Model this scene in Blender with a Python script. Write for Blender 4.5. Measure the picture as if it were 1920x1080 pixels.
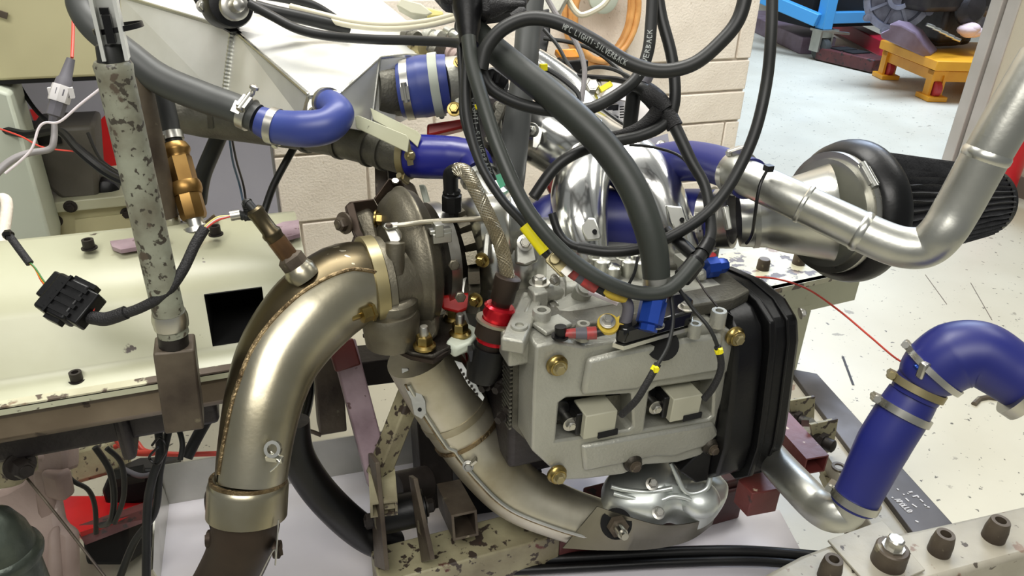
import bpy, bmesh, math, random
from mathutils import Vector, Matrix
random.seed(7)
for _o in list(bpy.data.objects): bpy.data.objects.remove(_o, do_unlink=True)
SC = bpy.context.scene
COL = SC.collection
V = Vector
# ------------------------------------------------------------------ camera
F = 1387.0; HC = 1.3
YAW, PIT, ROL = [math.radians(a) for a in (21, 28, 1.8)]
FW = V((math.sin(YAW)*math.cos(PIT), math.cos(YAW)*math.cos(PIT), -math.sin(PIT)))
_r = V((math.cos(YAW), -math.sin(YAW), 0)); _u = _r.cross(FW)
RT = _r*math.cos(ROL) + _u*math.sin(ROL); UP = RT.cross(FW)
CP = V((0, 0, HC))
cam = bpy.data.objects.new('camera', bpy.data.cameras.new('camera'))
COL.objects.link(cam)
cam.data.sensor_width = 36; cam.data.lens = F*36/1920; cam.data.clip_start = .05
cam.matrix_world = Matrix(((RT.x, UP.x, -FW.x, CP.x), (RT.y, UP.y, -FW.y, CP.y), (RT.z, UP.z, -FW.z, CP.z), (0, 0, 0, 1)))
SC.camera = cam
# ------------------------------------------------------------------ world, lamps, exposure
SC.view_settings.view_transform = 'Standard'; SC.view_settings.look = 'None'
SC.view_settings.gamma = 1; SC.view_settings.use_curve_mapping = False
SC.view_settings.exposure = 0.07
w = bpy.data.worlds.new('workshop_ambient'); SC.world = w; w.use_nodes = True
w.node_tree.nodes['Background'].inputs[0].default_value = (.80, .82, .80, 1)
w.node_tree.nodes['Background'].inputs[1].default_value = .30
def area(name, loc, target, sx, sy, power, col=(1, 1, 1)):
    d = bpy.data.lights.new(name, 'AREA'); d.shape = 'RECTANGLE'; d.size = sx; d.size_y = sy; d.energy = power; d.color = col
    o = bpy.data.objects.new(name, d); COL.objects.link(o); o.location = loc
    o.rotation_euler = (V(target)-V(loc)).to_track_quat('-Z', 'Y').to_euler()
    return o
area('overhead_light', (.3, 1.55, 2.75), (.3, 1.45, 0), 1.8, .5, 60, (1, .98, .93))
area('overhead_light', (-.5, -.7, 2.7), (.25, .9, .4), 2.0, .9, 52, (1, .97, .92))
area('overhead_light', (2.2, 1.2, 2.75), (1.8, 1.2, 0), 1.4, .4, 22, (1, .98, .93))
area('overhead_light', (4.5, 4.6, 3.6), (4.3, 4.4, 0), 2.4, 1.6, 300, (.64, .77, 1))  # cool lamp added in place of the daylight in the far room
# ------------------------------------------------------------------ pixel measurements of the photograph to points in the room
def ray(x, y): return FW + RT*((x-960)/F) - UP*((y-540)/F)
def D(x, y, d): return CP + ray(x, y)*d
def Vx(x, y, X):
    r = ray(x, y); return CP + r*(X/r.x)
def Vy(x, y, Y):
    r = ray(x, y); return CP + r*(Y/r.y)
def Vz(x, y, Z):
    r = ray(x, y); return CP + r*((Z-HC)/r.z)
def dep(p): return (V(p)-CP).dot(FW)
def X3(*v): return V(v)
EX, EY, EZ = V((1, 0, 0)), V((0, 1, 0)), V((0, 0, 1))
# ------------------------------------------------------------------ materials
def lin(c):
    return tuple(((x/255)/12.92 if x/255 <= .04045 else ((x/255+.055)/1.055)**2.4) for x in c)+(1,)
MATS = {}
def mat(name, rgb, rough=.5, metal=0, var=None, chips=(), bump=None, coat=0, vr=None, spec=None):
    """var=(rgb2, scale): soft mottling; chips=[(rgb, scale, threshold, rough)]: worn patches; bump=(scale, strength)"""
    m = bpy.data.materials.new(name); m.use_nodes = True; MATS[name] = m
    nt = m.node_tree; N = nt.nodes; L = nt.links; b = N['Principled BSDF']
    b.inputs['Base Color'].default_value = lin(rgb); b.inputs['Roughness'].default_value = rough; b.inputs['Metallic'].default_value = metal
    if coat: b.inputs['Coat Weight'].default_value = coat; b.inputs['Coat Roughness'].default_value = .15
    if spec is not None: b.inputs['Specular IOR Level'].default_value = spec
    tc = N.new('ShaderNodeTexCoord')
    def noise(scale, det=4, seed=0):
        n = N.new('ShaderNodeTexNoise'); n.inputs['Scale'].default_value = scale; n.inputs['Detail'].default_value = det
        mp = N.new('ShaderNodeMapping'); mp.inputs['Location'].default_value = (seed*3.1, seed*1.7, seed*.9)
        L.new(tc.outputs['Object'], mp.inputs[0]); L.new(mp.outputs[0], n.inputs['Vector']); return n.outputs['Fac']
    def ramp(fac, a, bb):
        r = N.new('ShaderNodeMapRange'); r.inputs['From Min'].default_value = a; r.inputs['From Max'].default_value = bb
        L.new(fac, r.inputs['Value']); return r.outputs['Result']
    def mix(fac, c1, c2):
        x = N.new('ShaderNodeMix'); x.data_type = 'RGBA'
        L.new(fac, x.inputs['Factor'])
        for c, i in ((c1, 6), (c2, 7)):
            if isinstance(c, tuple): x.inputs[i].default_value = c
            else: L.new(c, x.inputs[i])
        return x.outputs[2]
    cur = lin(rgb)
    if var: cur = mix(ramp(noise(var[1], 5), .35, .68), cur, lin(var[0]))
    for i, ch in enumerate(chips):
        cur = mix(ramp(noise(ch[1], 6, i+1), ch[2], ch[2]+.03), cur, lin(ch[0]))
    if not isinstance(cur, tuple): L.new(cur, b.inputs['Base Color'])
    if vr:
        r = N.new('ShaderNodeMapRange'); r.inputs['From Min'].default_value = .3; r.inputs['From Max'].default_value = .7
        r.inputs['To Min'].default_value = rough; r.inputs['To Max'].default_value = vr[0]
        L.new(noise(vr[1], 4, 9), r.inputs['Value']); L.new(r.outputs['Result'], b.inputs['Roughness'])
    if bump:
        bp = N.new('ShaderNodeBump'); bp.inputs['Strength'].default_value = bump[1]; bp.inputs['Distance'].default_value = .004
        L.new(noise(bump[0], 5, 4), bp.inputs['Height']); L.new(bp.outputs[0], b.inputs['Normal'])
    return m
mat('block_paint', (229, 220, 207), .8, var=((216, 206, 192), 9), bump=(130, .5), chips=[((196, 184, 168), 60, .68, .8)])
mat('mortar', (214, 205, 192), .9, bump=(90, .4))
mat('floor_paint', (204, 200, 181), .5, var=((194, 189, 169), 2.2), chips=[((96, 92, 82), 58, .675), ((152, 147, 132), 17, .69)], bump=(60, .06), vr=(.36, 3))
mat('cream_paint', (184, 185, 160), .36, var=((172, 171, 144), 5), chips=[((74, 64, 58), 42, .70), ((156, 150, 124), 13, .66)], bump=(40, .06))
mat('cream_worn', (198, 196, 170), .45, var=((176, 172, 146), 9), chips=[((86, 74, 64), 34, .56), ((132, 112, 92), 16, .63)], bump=(60, .3))
mat('cream_dirty', (164, 158, 126), .5, var=((120, 112, 88), 10), chips=[((62, 52, 44), 54, .585), ((88, 46, 40), 24, .66)], bump=(70, .35))
mat('olive_panel', (186, 180, 142), .5, var=((176, 170, 132), 3))
mat('grey_panel', (158, 157, 168), .5, var=((150, 149, 160), 3))
mat('pale_green', (182, 188, 174), .5, var=((172, 178, 162), 3))
mat('sign_red', (206, 24, 30), .45, var=((186, 18, 24), 6))
mat('sign_white', (225, 222, 222), .5)
mat('dark_box', (92, 88, 80), .6, var=((72, 68, 60), 9))
mat('post_paint', (142, 145, 128), .45, var=((102, 98, 82), 24), chips=[((60, 55, 46), 110, .58), ((78, 68, 56), 42, .62)], bump=(80, .3))
mat('brown_steel', (100, 90, 76), .5, .3, var=((60, 50, 42), 14), chips=[((130, 122, 100), 26, .66)], bump=(60, .25))
mat('dark_steel', (52, 46, 42), .5, .4, var=((34, 30, 28), 12), chips=[((96, 86, 74), 30, .68)], bump=(70, .3))
mat('red_oxide', (116, 54, 50), .45, var=((96, 44, 42), 10), chips=[((206, 184, 160), 30, .635), ((70, 44, 42), 22, .66)], bump=(60, .2))
mat('maroon', (92, 46, 44), .5, var=((66, 34, 34), 9), chips=[((40, 34, 32), 24, .6)], bump=(60, .2))
mat('purple_paint', (178, 156, 164), .45, var=((126, 104, 112), 12), chips=[((92, 66, 66), 60, .62)], bump=(60, .2))
mat('purple_steel', (134, 118, 132), .5, .2, var=((112, 92, 104), 7))
mat('stainless', (186, 181, 163), .29, 1, var=((156, 148, 123), 6), vr=(.34, 7), bump=(160, .03))
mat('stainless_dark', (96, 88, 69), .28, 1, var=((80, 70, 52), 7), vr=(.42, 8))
mat('weld', (150, 132, 100), .4, 1, var=((100, 84, 62), 60), bump=(220, .6))
mat('burnt_pipe', (72, 60, 50), .42, .7, var=((42, 36, 32), 8), vr=(.6, 9))
mat('cast_iron', (124, 119, 104), .44, .8, var=((98, 93, 80), 18), bump=(300, .14))
mat('cast_dark', (66, 62, 54), .48, .7, var=((44, 40, 36), 14), bump=(200, .3))
mat('rail_steel', (128, 116, 100), .36, .5, var=((104, 92, 78), 9), chips=[((64, 54, 46), 30, .66)])
mat('header_steel', (200, 195, 178), .33, .85, var=((146, 137, 112), 8), chips=[((92, 70, 48), 20, .70)], vr=(.5, 9), bump=(50, .06))
mat('cast_alu', (176, 176, 166), .40, .6, var=((160, 159, 148), 9), bump=(240, .22), vr=(.55, 12))
mat('cast_alu_dark', (118, 116, 106), .5, .75, var=((86, 84, 76), 14), bump=(200, .3))
mat('alu_sheet', (236, 237, 233), .34, .55, var=((206, 207, 200), 6), vr=(.42, 5), bump=(120, .03))
mat('alu_bright', (214, 214, 206), .24, 1, var=((190, 190, 182), 8), vr=(.34, 8), bump=(60, .04))
mat('alu_tube', (188, 188, 180), .33, .95, var=((168, 168, 160), 10), vr=(.42, 10), bump=(160, .05))
mat('polished', (232, 232, 228), .15, 1, vr=(.24, 9), bump=(22, .05))
mat('pressed_alu', (206, 211, 207), .34, .75, vr=(.42, 12), bump=(40, .04))
mat('zinc', (190, 188, 180), .25, 1, vr=(.4, 30))
mat('gold_zinc', (168, 148, 92), .3, 1, var=((128, 110, 64), 40))
mat('brass', (164, 130, 76), .36, .9, var=((128, 98, 54), 14))
mat('brass_plate', (164, 154, 120), .4, .8, var=((148, 136, 96), 12))
mat('braid', (150, 140, 116), .38, .9, bump=(900, .9))
mat('rubber', (22, 23, 23), .4, spec=.4, var=((34, 35, 33), 10), vr=(.52, 8))
mat('rubber_grey', (62, 64, 62), .42, var=((50, 52, 50), 9), vr=(.55, 9))
mat('rubber_green', (44, 48, 43), .40, var=((40, 43, 39), 9), vr=(.55, 10), bump=(100, .04))
mat('sleeve', (22, 21, 22), .62, bump=(500, .5))
mat('black_plastic', (10, 10, 11), .3, spec=.35, vr=(.45, 14), bump=(160, .06))
mat('black_satin', (9, 9, 10), .40, spec=.28, bump=(160, .08))
mat('black_gloss', (14, 14, 15), .15)
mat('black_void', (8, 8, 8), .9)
mat('silicone', (26, 33, 106), .34, var=((32, 36, 104), 12), chips=[((58, 60, 100), 14, .70)], vr=(.5, 10))
mat('silicone_dark', (28, 32, 118), .25, vr=(.36, 9))
mat('silicone_pale', (54, 70, 136), .4, var=((52, 64, 132), 9))
mat('anodised_blue', (24, 62, 150), .3, .5)
mat('anodised_red', (190, 26, 40), .22, .7)
mat('red_plastic', (170, 34, 30), .4)
mat('red_paint', (206, 26, 32), .4, var=((180, 20, 26), 6))
mat('shrink_red', (186, 58, 56), .45, var=((120, 60, 56), 60))
mat('shrink_yellow', (240, 226, 20), .45)
mat('shrink_mustard', (204, 178, 60), .5, var=((180, 150, 50), 60))
mat('grey_box', (172, 170, 150), .5)
mat('grey_boot', (90, 88, 94), .55)
mat('white_plastic', (206, 203, 202), .45)
mat('white_wire', (222, 212, 216), .4)
mat('grey_wire', (140, 136, 136), .45)
mat('red_wire', (196, 66, 52), .45)
mat('green_wire', (60, 120, 60), .45)
mat('blue_wire', (70, 100, 130), .45)
mat('yellow_wire', (196, 184, 110), .45)
mat('ivory_hose', (206, 200, 176), .4)
mat('peach_hose', (214, 160, 96), .42, var=((190, 134, 76), 20))
mat('green_tag', (40, 150, 110), .4)
mat('print_white', (150, 154, 150), .6)
mat('chalk', (232, 230, 230), .8)
mat('filter_pleat', (52, 52, 54), .6, var=((34, 34, 36), 40), bump=(300, .4))
mat('yellow_paint', (234, 166, 38), .42, var=((222, 152, 30), 6))
mat('caster_red', (176, 52, 56), .45)
mat('steel_blue', (70, 150, 206), .4)
mat('jack_red', (164, 24, 44), .45)
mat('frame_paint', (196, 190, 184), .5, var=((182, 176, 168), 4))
mat('dull_brown', (120, 108, 96), .6)  # darker brown for the frame groove, skirting and floor cracks
mat('cream_wall', (206, 196, 174), .7, bump=(100, .4))
mat('grey_cast', (140, 142, 156), .5, .5, var=((100, 100, 112), 9), bump=(90, .3))
mat('guard_steel', (140, 136, 122), .34, .9, var=((112, 107, 92), 7), vr=(.48, 8))
mat('heat_stain', (122, 92, 62), .36, .8, var=((90, 68, 48), 20))
mat('oily_cast', (56, 51, 50), .5, .3, var=((34, 30, 32), 9), bump=(90, .4))
mat('pale_rag', (226, 200, 196), .8)
mat('pink_cast', (168, 150, 142), .6, var=((132, 112, 104), 6), chips=[((62, 50, 44), 9, .63), ((200, 184, 176), 18, .66)], bump=(50, .4))
mat('verdigris', (98, 106, 96), .36, .6, var=((58, 64, 58), 12), chips=[((170, 168, 156), 40, .72)], bump=(80, .3))
mat('tray_inside', (236, 233, 238), .34, .1, var=((222, 219, 226), 4), vr=(.45, 6), bump=(60, .05))
mat('bench_paint', (184, 179, 163), .45, var=((156, 150, 134), 8), chips=[((136, 116, 100), 26, .63), ((80, 72, 62), 60, .65)], bump=(50, .2))
mat('dark_plate', (98, 94, 92), .4, .6, var=((70, 66, 64), 7), vr=(.55, 12))
mat('orange_part', (232, 150, 30), .4)
mat('extinguisher_red', (190, 26, 38), .3)
# ------------------------------------------------------------------ mesh builder
class MB:
    def __init__(s): s.bm = bmesh.new()
    def verts(s, pts): return [s.bm.verts.new(V(p)) for p in pts]
    def face(s, vs):
        try: s.bm.faces.new(vs)
        except ValueError: pass
    def poly(s, pts, faces):
        vs = s.verts(pts)
        for f in faces: s.face([vs[i] for i in f])
        return s
    def box(s, c, size, ax=None):
        c = V(c); a = ax or (EX, EY, EZ); h = [V(a[i])*(size[i]/2) for i in range(3)]
        vs = s.verts([c+h[0]*i+h[1]*j+h[2]*k for i in (-1, 1) for j in (-1, 1) for k in (-1, 1)])
        for f in ((0, 1, 3, 2), (4, 6, 7, 5), (0, 4, 5, 1), (2, 3, 7, 6), (0, 2, 6, 4), (1, 5, 7, 3)): s.face([vs[i] for i in f])
        return s
    def slab(s, pts, vec):
        vec = V(vec); a = s.verts(pts); b = s.verts([V(p)+vec for p in pts]); n = len(a)
        s.face(a); s.face(b[::-1])
        for i in range(n): s.face([a[i], a[(i+1) % n], b[(i+1) % n], b[i]])
        return s
    def slab_holes(s, outer, holes, vec):
        vec = V(vec); loops = []; es = []
        for L_ in [outer]+list(holes):
            vs = s.verts(L_); loops.append(vs)
            for i in range(len(vs)): es.append(s.bm.edges.new((vs[i], vs[(i+1) % len(vs)])))
        r = bmesh.ops.triangle_fill(s.bm, use_beauty=True, use_dissolve=True, edges=es)
        fs = [g for g in r['geom'] if isinstance(g, bmesh.types.BMFace)]
        back = {}
        for L_ in loops:
            for v in L_: back[v] = s.bm.verts.new(v.co+vec)
        for f in fs: s.face([back[v] for v in reversed(f.verts)])
        for L_ in loops:
            for i in range(len(L_)):
                a, b = L_[i], L_[(i+1) % len(L_)]; s.face([a, b, back[b], back[a]])
        return s
    def lathe(s, base, axis, prof, seg=24, cap=True, closed=False):
        base = V(base); ax = V(axis).normalized(); t = EZ if abs(ax.z) < .9 else EX
        e1 = ax.cross(t).normalized(); e2 = ax.cross(e1); rings = []
        for (h, r) in prof:
            rings.append(s.verts([base+ax*h+(e1*math.cos(a)+e2*math.sin(a))*max(r, 1e-5) for a in [2*math.pi*i/seg for i in range(seg)]]))
        n = len(rings)
        for k in range(n-1 if not closed else n):
            A, B = rings[k], rings[(k+1) % n]
            for i in range(seg): s.face([A[i], A[(i+1) % seg], B[(i+1) % seg], B[i]])
        if cap and not closed: s.face(rings[0][::-1]); s.face(rings[-1])
        return s
    def cyl(s, a, b, r, r2=None, seg=16):
        a = V(a); b = V(b); return s.lathe(a, b-a, [(0, r), ((b-a).length, r if r2 is None else r2)], seg)
    def ring(s, c, axis, ri, ro, w, seg=28):
        return s.lathe(c, axis, [(-w/2, ri), (-w/2, ro), (w/2, ro), (w/2, ri)], seg, closed=True)
    def hexb(s, c, axis, r, h): return s.lathe(c, axis, [(0, r), (h*.85, r), (h, r*.85)], 6)
    def bolt(s, c, axis, r, h=None, washer=True):
        ax = V(axis).normalized(); h = h or r*1.0; c = V(c)
        if washer: s.lathe(c, ax, [(0, r*1.45), (r*.25, r*1.45), (r*.3, r*1.2)], 20)
        s.lathe(c+ax*r*.28, ax, [(0, r), (h*.8, r), (h, r*.8)], 6)
        s.lathe(c+ax*(r*.28+h), ax, [(-.0005, r*.62), (r*.12, r*.55)], 12)
        return s
    def ball(s, c, r, sc=(1, 1, 1), seg=20):
        n = seg//2; s.lathe(c, EZ, [(-r*sc[2]*math.cos(math.pi*i/n), r*sc[0]*math.sin(math.pi*i/n)) for i in range(n+1)], seg); return s
    def sweep(s, pts, rads, seg=14, cap=True, hollow=0):
        pts = [V(p) for p in pts]; n = len(pts)
        tan = [(pts[min(i+1, n-1)]-pts[max(i-1, 0)]).normalized() for i in range(n)]
        t = EZ if abs(tan[0].z) < .9 else EX
        e1 = tan[0].cross(t).normalized(); rings = []
        for i in range(n):
            e1 = (e1-tan[i]*e1.dot(tan[i])).normalized(); e2 = tan[i].cross(e1)
            rings.append(s.verts([pts[i]+(e1*math.cos(2*math.pi*k/seg)+e2*math.sin(2*math.pi*k/seg))*rads[i] for k in range(seg)]))
        for k in range(n-1):
            A, B = rings[k], rings[k+1]
            for i in range(seg): s.face([A[i], A[(i+1) % seg], B[(i+1) % seg], B[i]])
        if cap: s.face(rings[0][::-1]); s.face(rings[-1])
        return s
    def bar(s, a, b, w, h, up=EZ):
        a = V(a); b = V(b); d = (b-a); l = d.length; d.normalize(); sd = d.cross(V(up)).normalized(); u = sd.cross(d)
        return s.box((a+b)/2, (l, w, h), (d, sd, u))
    def tube_box(s, a, b, w, h, t=.004, up=EZ):
        """open square steel tube from a to b"""
        a = V(a); b = V(b); d = (b-a).normalized(); sd = d.cross(V(up)).normalized(); u = sd.cross(d)
        R = []
        for p in (a, b):
            for k in (1, -1):
                ww, hh = (w/2, h/2) if k == 1 else (w/2-t, h/2-t)
                R.append(s.verts([p+sd*ww*i+u*hh*j for i, j in ((-1, -1), (1, -1), (1, 1), (-1, 1))]))
        for (A, B) in ((0, 2), (3, 1), (1, 0), (2, 3)):
            for i in range(4): s.face([R[A][i], R[A][(i+1) % 4], R[B][(i+1) % 4], R[B][i]])
        return s
    def o(s, name, m, parent=None, label=None, cat=None, group=None, kind=None, bev=0, smooth=True, ang=40):
        bm = s.bm; bmesh.ops.recalc_face_normals(bm, faces=bm.faces)
        lo = V((min(v.co[i] for v in bm.verts) for i in range(3))); hi = V((max(v.co[i] for v in bm.verts) for i in range(3)))
        org = (lo+hi)/2
        if parent is None: org.z = lo.z
        bmesh.ops.translate(bm, verts=bm.verts, vec=-org)
        me = bpy.data.meshes.new(name); bm.to_mesh(me); bm.free()
        if smooth: me.shade_smooth(); me.set_sharp_from_angle(angle=math.radians(ang))
        me.materials.append(MATS[m])
        ob = bpy.data.objects.new(name, me); COL.objects.link(ob); WO[ob] = org
        if parent is not None: ob.parent = parent; ob.location = org-WO[parent]
        else: ob.location = org
        if bev:
            md = ob.modifiers.new('Bevel', 'BEVEL'); md.width = bev; md.segments = 2; md.limit_method = 'ANGLE'; md.angle_limit = math.radians(35)
        tag(ob, label, cat, group, kind); return ob
WO = {}
def tag(o, label=None, cat=None, group=None, kind=None):
    if label: o['label'] = label
    if cat: o['category'] = cat
    if group: o['group'] = group
    if kind: o['kind'] = kind
def thing(name, label, cat, loc, group=None):
    o = bpy.data.objects.new(name, None); COL.objects.link(o); o.location = V(loc); o.empty_display_size = .05; WO[o] = V(loc)
    tag(o, label, cat, group); return o
class Path:
    """smooth line through measured points; each point (x, y, distance[, radius in pixels]) or a Vector with a radius in metres"""
    def __init__(s, P, r=None, n=7, world=False):
        pts = []; rad = []
        for p in P:
            if world: pts.append(V(p[:3])); rad.append(p[3] if len(p) > 3 else r)
            else: pts.append(D(p[0], p[1], p[2])); rad.append((p[3] if len(p) > 3 else r)*p[2]/F)
        s.p = []; s.r = []; m = len(pts)
        for i in range(m-1):
            a = pts[max(i-1, 0)]; b = pts[i]; c = pts[i+1]; d = pts[min(i+2, m-1)]
            for k in range(n):
                t = k/n; s.p.append(.5*((2*b)+(c-a)*t+(2*a-5*b+4*c-d)*t*t+(3*b-a-3*c+d)*t**3)); s.r.append(rad[i]*(1-t)+rad[i+1]*t)
        s.p.append(pts[-1]); s.r.append(rad[-1])
        s.l = [0]
        for i in range(1, len(s.p)): s.l.append(s.l[-1]+(s.p[i]-s.p[i-1]).length)
    def at(s, t):
        q = max(0, min(1, t))*s.l[-1]; i = 0
        while i < len(s.l)-2 and s.l[i+1] < q: i += 1
        k = (q-s.l[i])/max(1e-9, s.l[i+1]-s.l[i]); p = s.p[i].lerp(s.p[i+1], k); r = s.r[i]*(1-k)+s.r[i+1]*k
        a = s.p[max(i-1, 0)]; b = s.p[min(i+2, len(s.p)-1)]
        return p, (b-a).normalized(), r
    def surf(s, t, ang, lift=0):
        p, d, r = s.at(t); c = (CP-p); c = (c-d*c.dot(d)).normalized(); sd = d.cross(c)
        n = c*math.cos(ang)+sd*math.sin(ang); return p+n*(r+lift), n, d
    def mesh(s, seg=14, mb=None): return (mb or MB()).sweep(s.p, s.r, seg)
    def seg(s, t0, t1, grow=0, n=10, seg=16, mb=None):
        q = [s.at(t0+(t1-t0)*i/n) for i in range(n+1)]
        return (mb or MB()).sweep([a[0] for a in q], [a[2]+grow for a in q], seg)
def hose_clamp(path, t, parent, width=.012, ang=.3, grow=.0015, m='zinc', screw=True):
    p, d, r = path.at(t)
    mb = MB().ring(p, d, r*.96, r+grow+.001, width, 32)
    c = mb.o('clamp', m, parent)
    if screw:
        q, n, dd = path.surf(t, ang, .004); sd = n.cross(dd)
        mb = MB().box(q, (width*1.1, .02, .009), (dd, sd, n)); mb.cyl(q-sd*.014+n*.001, q+sd*.016+n*.001, .0045, seg=10)
        mb.o('clamp_screw', m, c)
    return c
STROKES = {'A': [(0,0,.5,1),(.5,1,1,0),(.25,.45,.75,.45)], 'B': [(0,0,0,1),(0,1,.8,.8),(.8,.8,0,.52),(0,.52,.9,.25),(.9,.25,0,0)], 'C': [(1,.9,.3,1),(.3,1,0,.5),(0,.5,.3,0),(.3,0,1,.1)],
 'E': [(0,0,0,1),(0,1,1,1),(0,.5,.8,.5),(0,0,1,0)], 'G': [(1,.9,.3,1),(.3,1,0,.5),(0,.5,.3,0),(.3,0,1,.1),(1,.1,1,.5),(1,.5,.6,.5)], 'H': [(0,0,0,1),(1,0,1,1),(0,.5,1,.5)],
 'I': [(.5,0,.5,1)], 'K': [(0,0,0,1),(0,.45,1,1),(.3,.6,1,0)], 'L': [(0,1,0,0),(0,0,1,0)], 'M': [(0,0,0,1),(0,1,.5,.4),(.5,.4,1,1),(1,1,1,0)], 'N': [(0,0,0,1),(0,1,1,0),(1,0,1,1)],
 'O': [(.2,0,0,.5),(0,.5,.3,1),(.3,1,1,.6),(1,.6,.8,0),(.8,0,.2,0)], 'P': [(0,0,0,1),(0,1,.9,.8),(.9,.8,0,.5)], 'R': [(0,0,0,1),(0,1,.9,.8),(.9,.8,0,.5),(.3,.5,1,0)], 'S': [(1,.9,.3,1),(.3,1,.1,.7),(.1,.7,.9,.35),(.9,.35,.6,0),(.6,0,0,.1)],
 'T': [(.5,0,.5,1),(0,1,1,1)], 'V': [(0,1,.5,0),(.5,0,1,1)], 'X': [(0,0,1,1),(0,1,1,0)], '1': [(.5,0,.5,1),(.5,1,.2,.75)], '-': [(.2,.5,.8,.5)], '0': [(0,.1,0,.9),(0,.9,1,.9),(1,.9,1,.1),(1,.1,0,.1)], ' ': []}
def print_on(path, text, t0, t1, h, parent, m='print_white', ang0=.35, flip=1, sw=.00045):
    """lettering printed along a hose: fine strokes lying on its surface"""
    mb = MB(); n = len(text)
    for i, ch in enumerate(text):
        for (a, b, c, d) in STROKES.get(ch, []):
            q = []
            for k in range(6):
                u, v = a+(c-a)*k/5, b+(d-b)*k/5
                t = t0+(t1-t0)*((i+.12+u*.7)/n); r = path.at(t)[2]; q.append(path.surf(t, ang0+flip*(v-.5)*h/r, .0004))
            for (p0, n0, _), (p1, n1, _) in zip(q, q[1:]):
                e = (p1-p0)
                if e.length < 1e-6: continue
                sd = e.normalized().cross(n0).normalized()*sw
                mb.slab([p0-sd, p1-sd, p1+sd, p0+sd], n0*-.0003)
    return mb.o('printed_lettering', m, parent, smooth=False)
# ================================================================== the room
S = 'structure'
MB().box((3.5, 4, -.03), (13, 11, .06)).o('floor', 'floor_paint', kind=S)
WY = 2.30; XR = Vy(1400, 155, WY).x; XL = .085
wall = MB().box(((XL+XR)/2, WY+.115, 1.05), (XR-XL-.006, .21, 2.2)).o('wall_back', 'mortar', kind=S)
def block(x0, x1, z0, z1):
    j = .004; dy = random.uniform(0, .003)
    MB().box(((x0+x1)/2, WY+.02-dy, (z0+z1)/2), (x1-x0-2*j, .045, z1-z0-2*j)).o('block', 'block_paint', wall, bev=.004)
zc = -.107
for k in range(10):
    z0, z1 = max(zc+k*.2255, 0), zc+(k+1)*.2255
    halves = [(z0, z1)]
    x = XL - (.39 if k % 2 else .165)
    while x < XR-.02:
        a, b = max(x, XL), min(x+.45, XR)
        if b-a > .03:
            if k in (3, 5) and a > .9: block(a, b, z0, (z0+z1)/2); block(a, b, (z0+z1)/2, z1)
            else: block(a, b, z0, z1)
        x += .45
# grey steel door leaf left of the blockwork
door = MB().box((-.86, WY+.01, .9), (1.88, .05, 1.8)).o('door_1', 'grey_panel', kind=S)
for pts, m in (([(173, 240), (199, 214), (226, 322), (186, 303)], 'sign_red'), ([(56, 205), (70, 205), (92, 237), (66, 232)], 'sign_red'),
               ([(76, 353), (91, 337), (84, 420), (96, 452), (88, 460)], 'sign_red'), ([(277, 180), (289, 194), (279, 202)], 'sign_red'),
               ([(17, 187), (30, 187), (47, 245), (38, 245)], 'sign_red'), ([(188, 306), (222, 324), (232, 352), (196, 335)], 'sign_white'),
               ([(76, 340), (90, 336), (78, 352)], 'sign_white')):
    MB().slab([Vy(x, y, WY-.016) for x, y in pts], (0, -.003, 0)).o('painted_patch', m, door)
XW = 3.72
YE = Vx(1863, 0, XW).y; yA = Vx(1886, 0, XW).y; yB = Vx(1892, 0, XW).y; yC = Vx(1917, 0, XW).y
MB().box((XW+.1, (1.2+yC)/2, 1.2), (.2, yC-1.2, 2.4)).o('wall_right', 'cream_wall', kind=S)
MB().box((XW+.08, (yA+YE)/2, 1.2), (.2, YE-yA, 2.4)).o('trim_1', 'frame_paint', kind=S, bev=.005)
MB().box((XW+.12, (yA+yB)/2, 1.2), (.2, yA-yB, 2.4)).o('trim_2', 'dull_brown', kind=S)
MB().box((XW+.09, (yB+yC)/2, 1.2), (.2, yB-yC, 2.4)).o('trim_3', 'frame_paint', kind=S, bev=.005)
MB().box((XW-.006, (1.2+yC)/2, .05), (.02, yC-1.2, .1)).o('baseboard_right', 'dull_brown', kind=S)
# ================================================================== beyond the doorway
b = Vz(1856, 378, 0)
t = thing('fire_extinguisher', 'red fire extinguisher standing on the floor by the door frame', 'extinguisher', b)
MB().lathe(b, EZ, [(.03, .08), (.035, .088), (.44, .088), (.48, .082), (.515, .062), (.535, .036), (.56, .03), (.575, .03)], 32).o('body', 'extinguisher_red', t)
MB().lathe(b, EZ, [(0, .09), (.03, .092), (.05, .089)], 32).o('base_ring', 'black_plastic', t)
mb = MB().bar(b+X3(.01, 0, .585), b+X3(-.10, -.03, .63), .02, .012); mb.bar(b+X3(.01, 0, .60), b+X3(-.09, -.05, .67), .02, .012); mb.cyl(b+X3(0, 0, .57), b+X3(0, 0, .61), .018)
mb.o('handle', 'black_plastic', t)
MB().sweep(Path([tuple(b+X3(-.02, -.02, .6)), tuple(b+X3(-.09, -.06, .58)), tuple(b+X3(-.115, -.05, .42)), tuple(b+X3(-.10, -.03, .2))], .009, world=True).p, [.009]*22, 8).o('hose', 'rubber', t)
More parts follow.
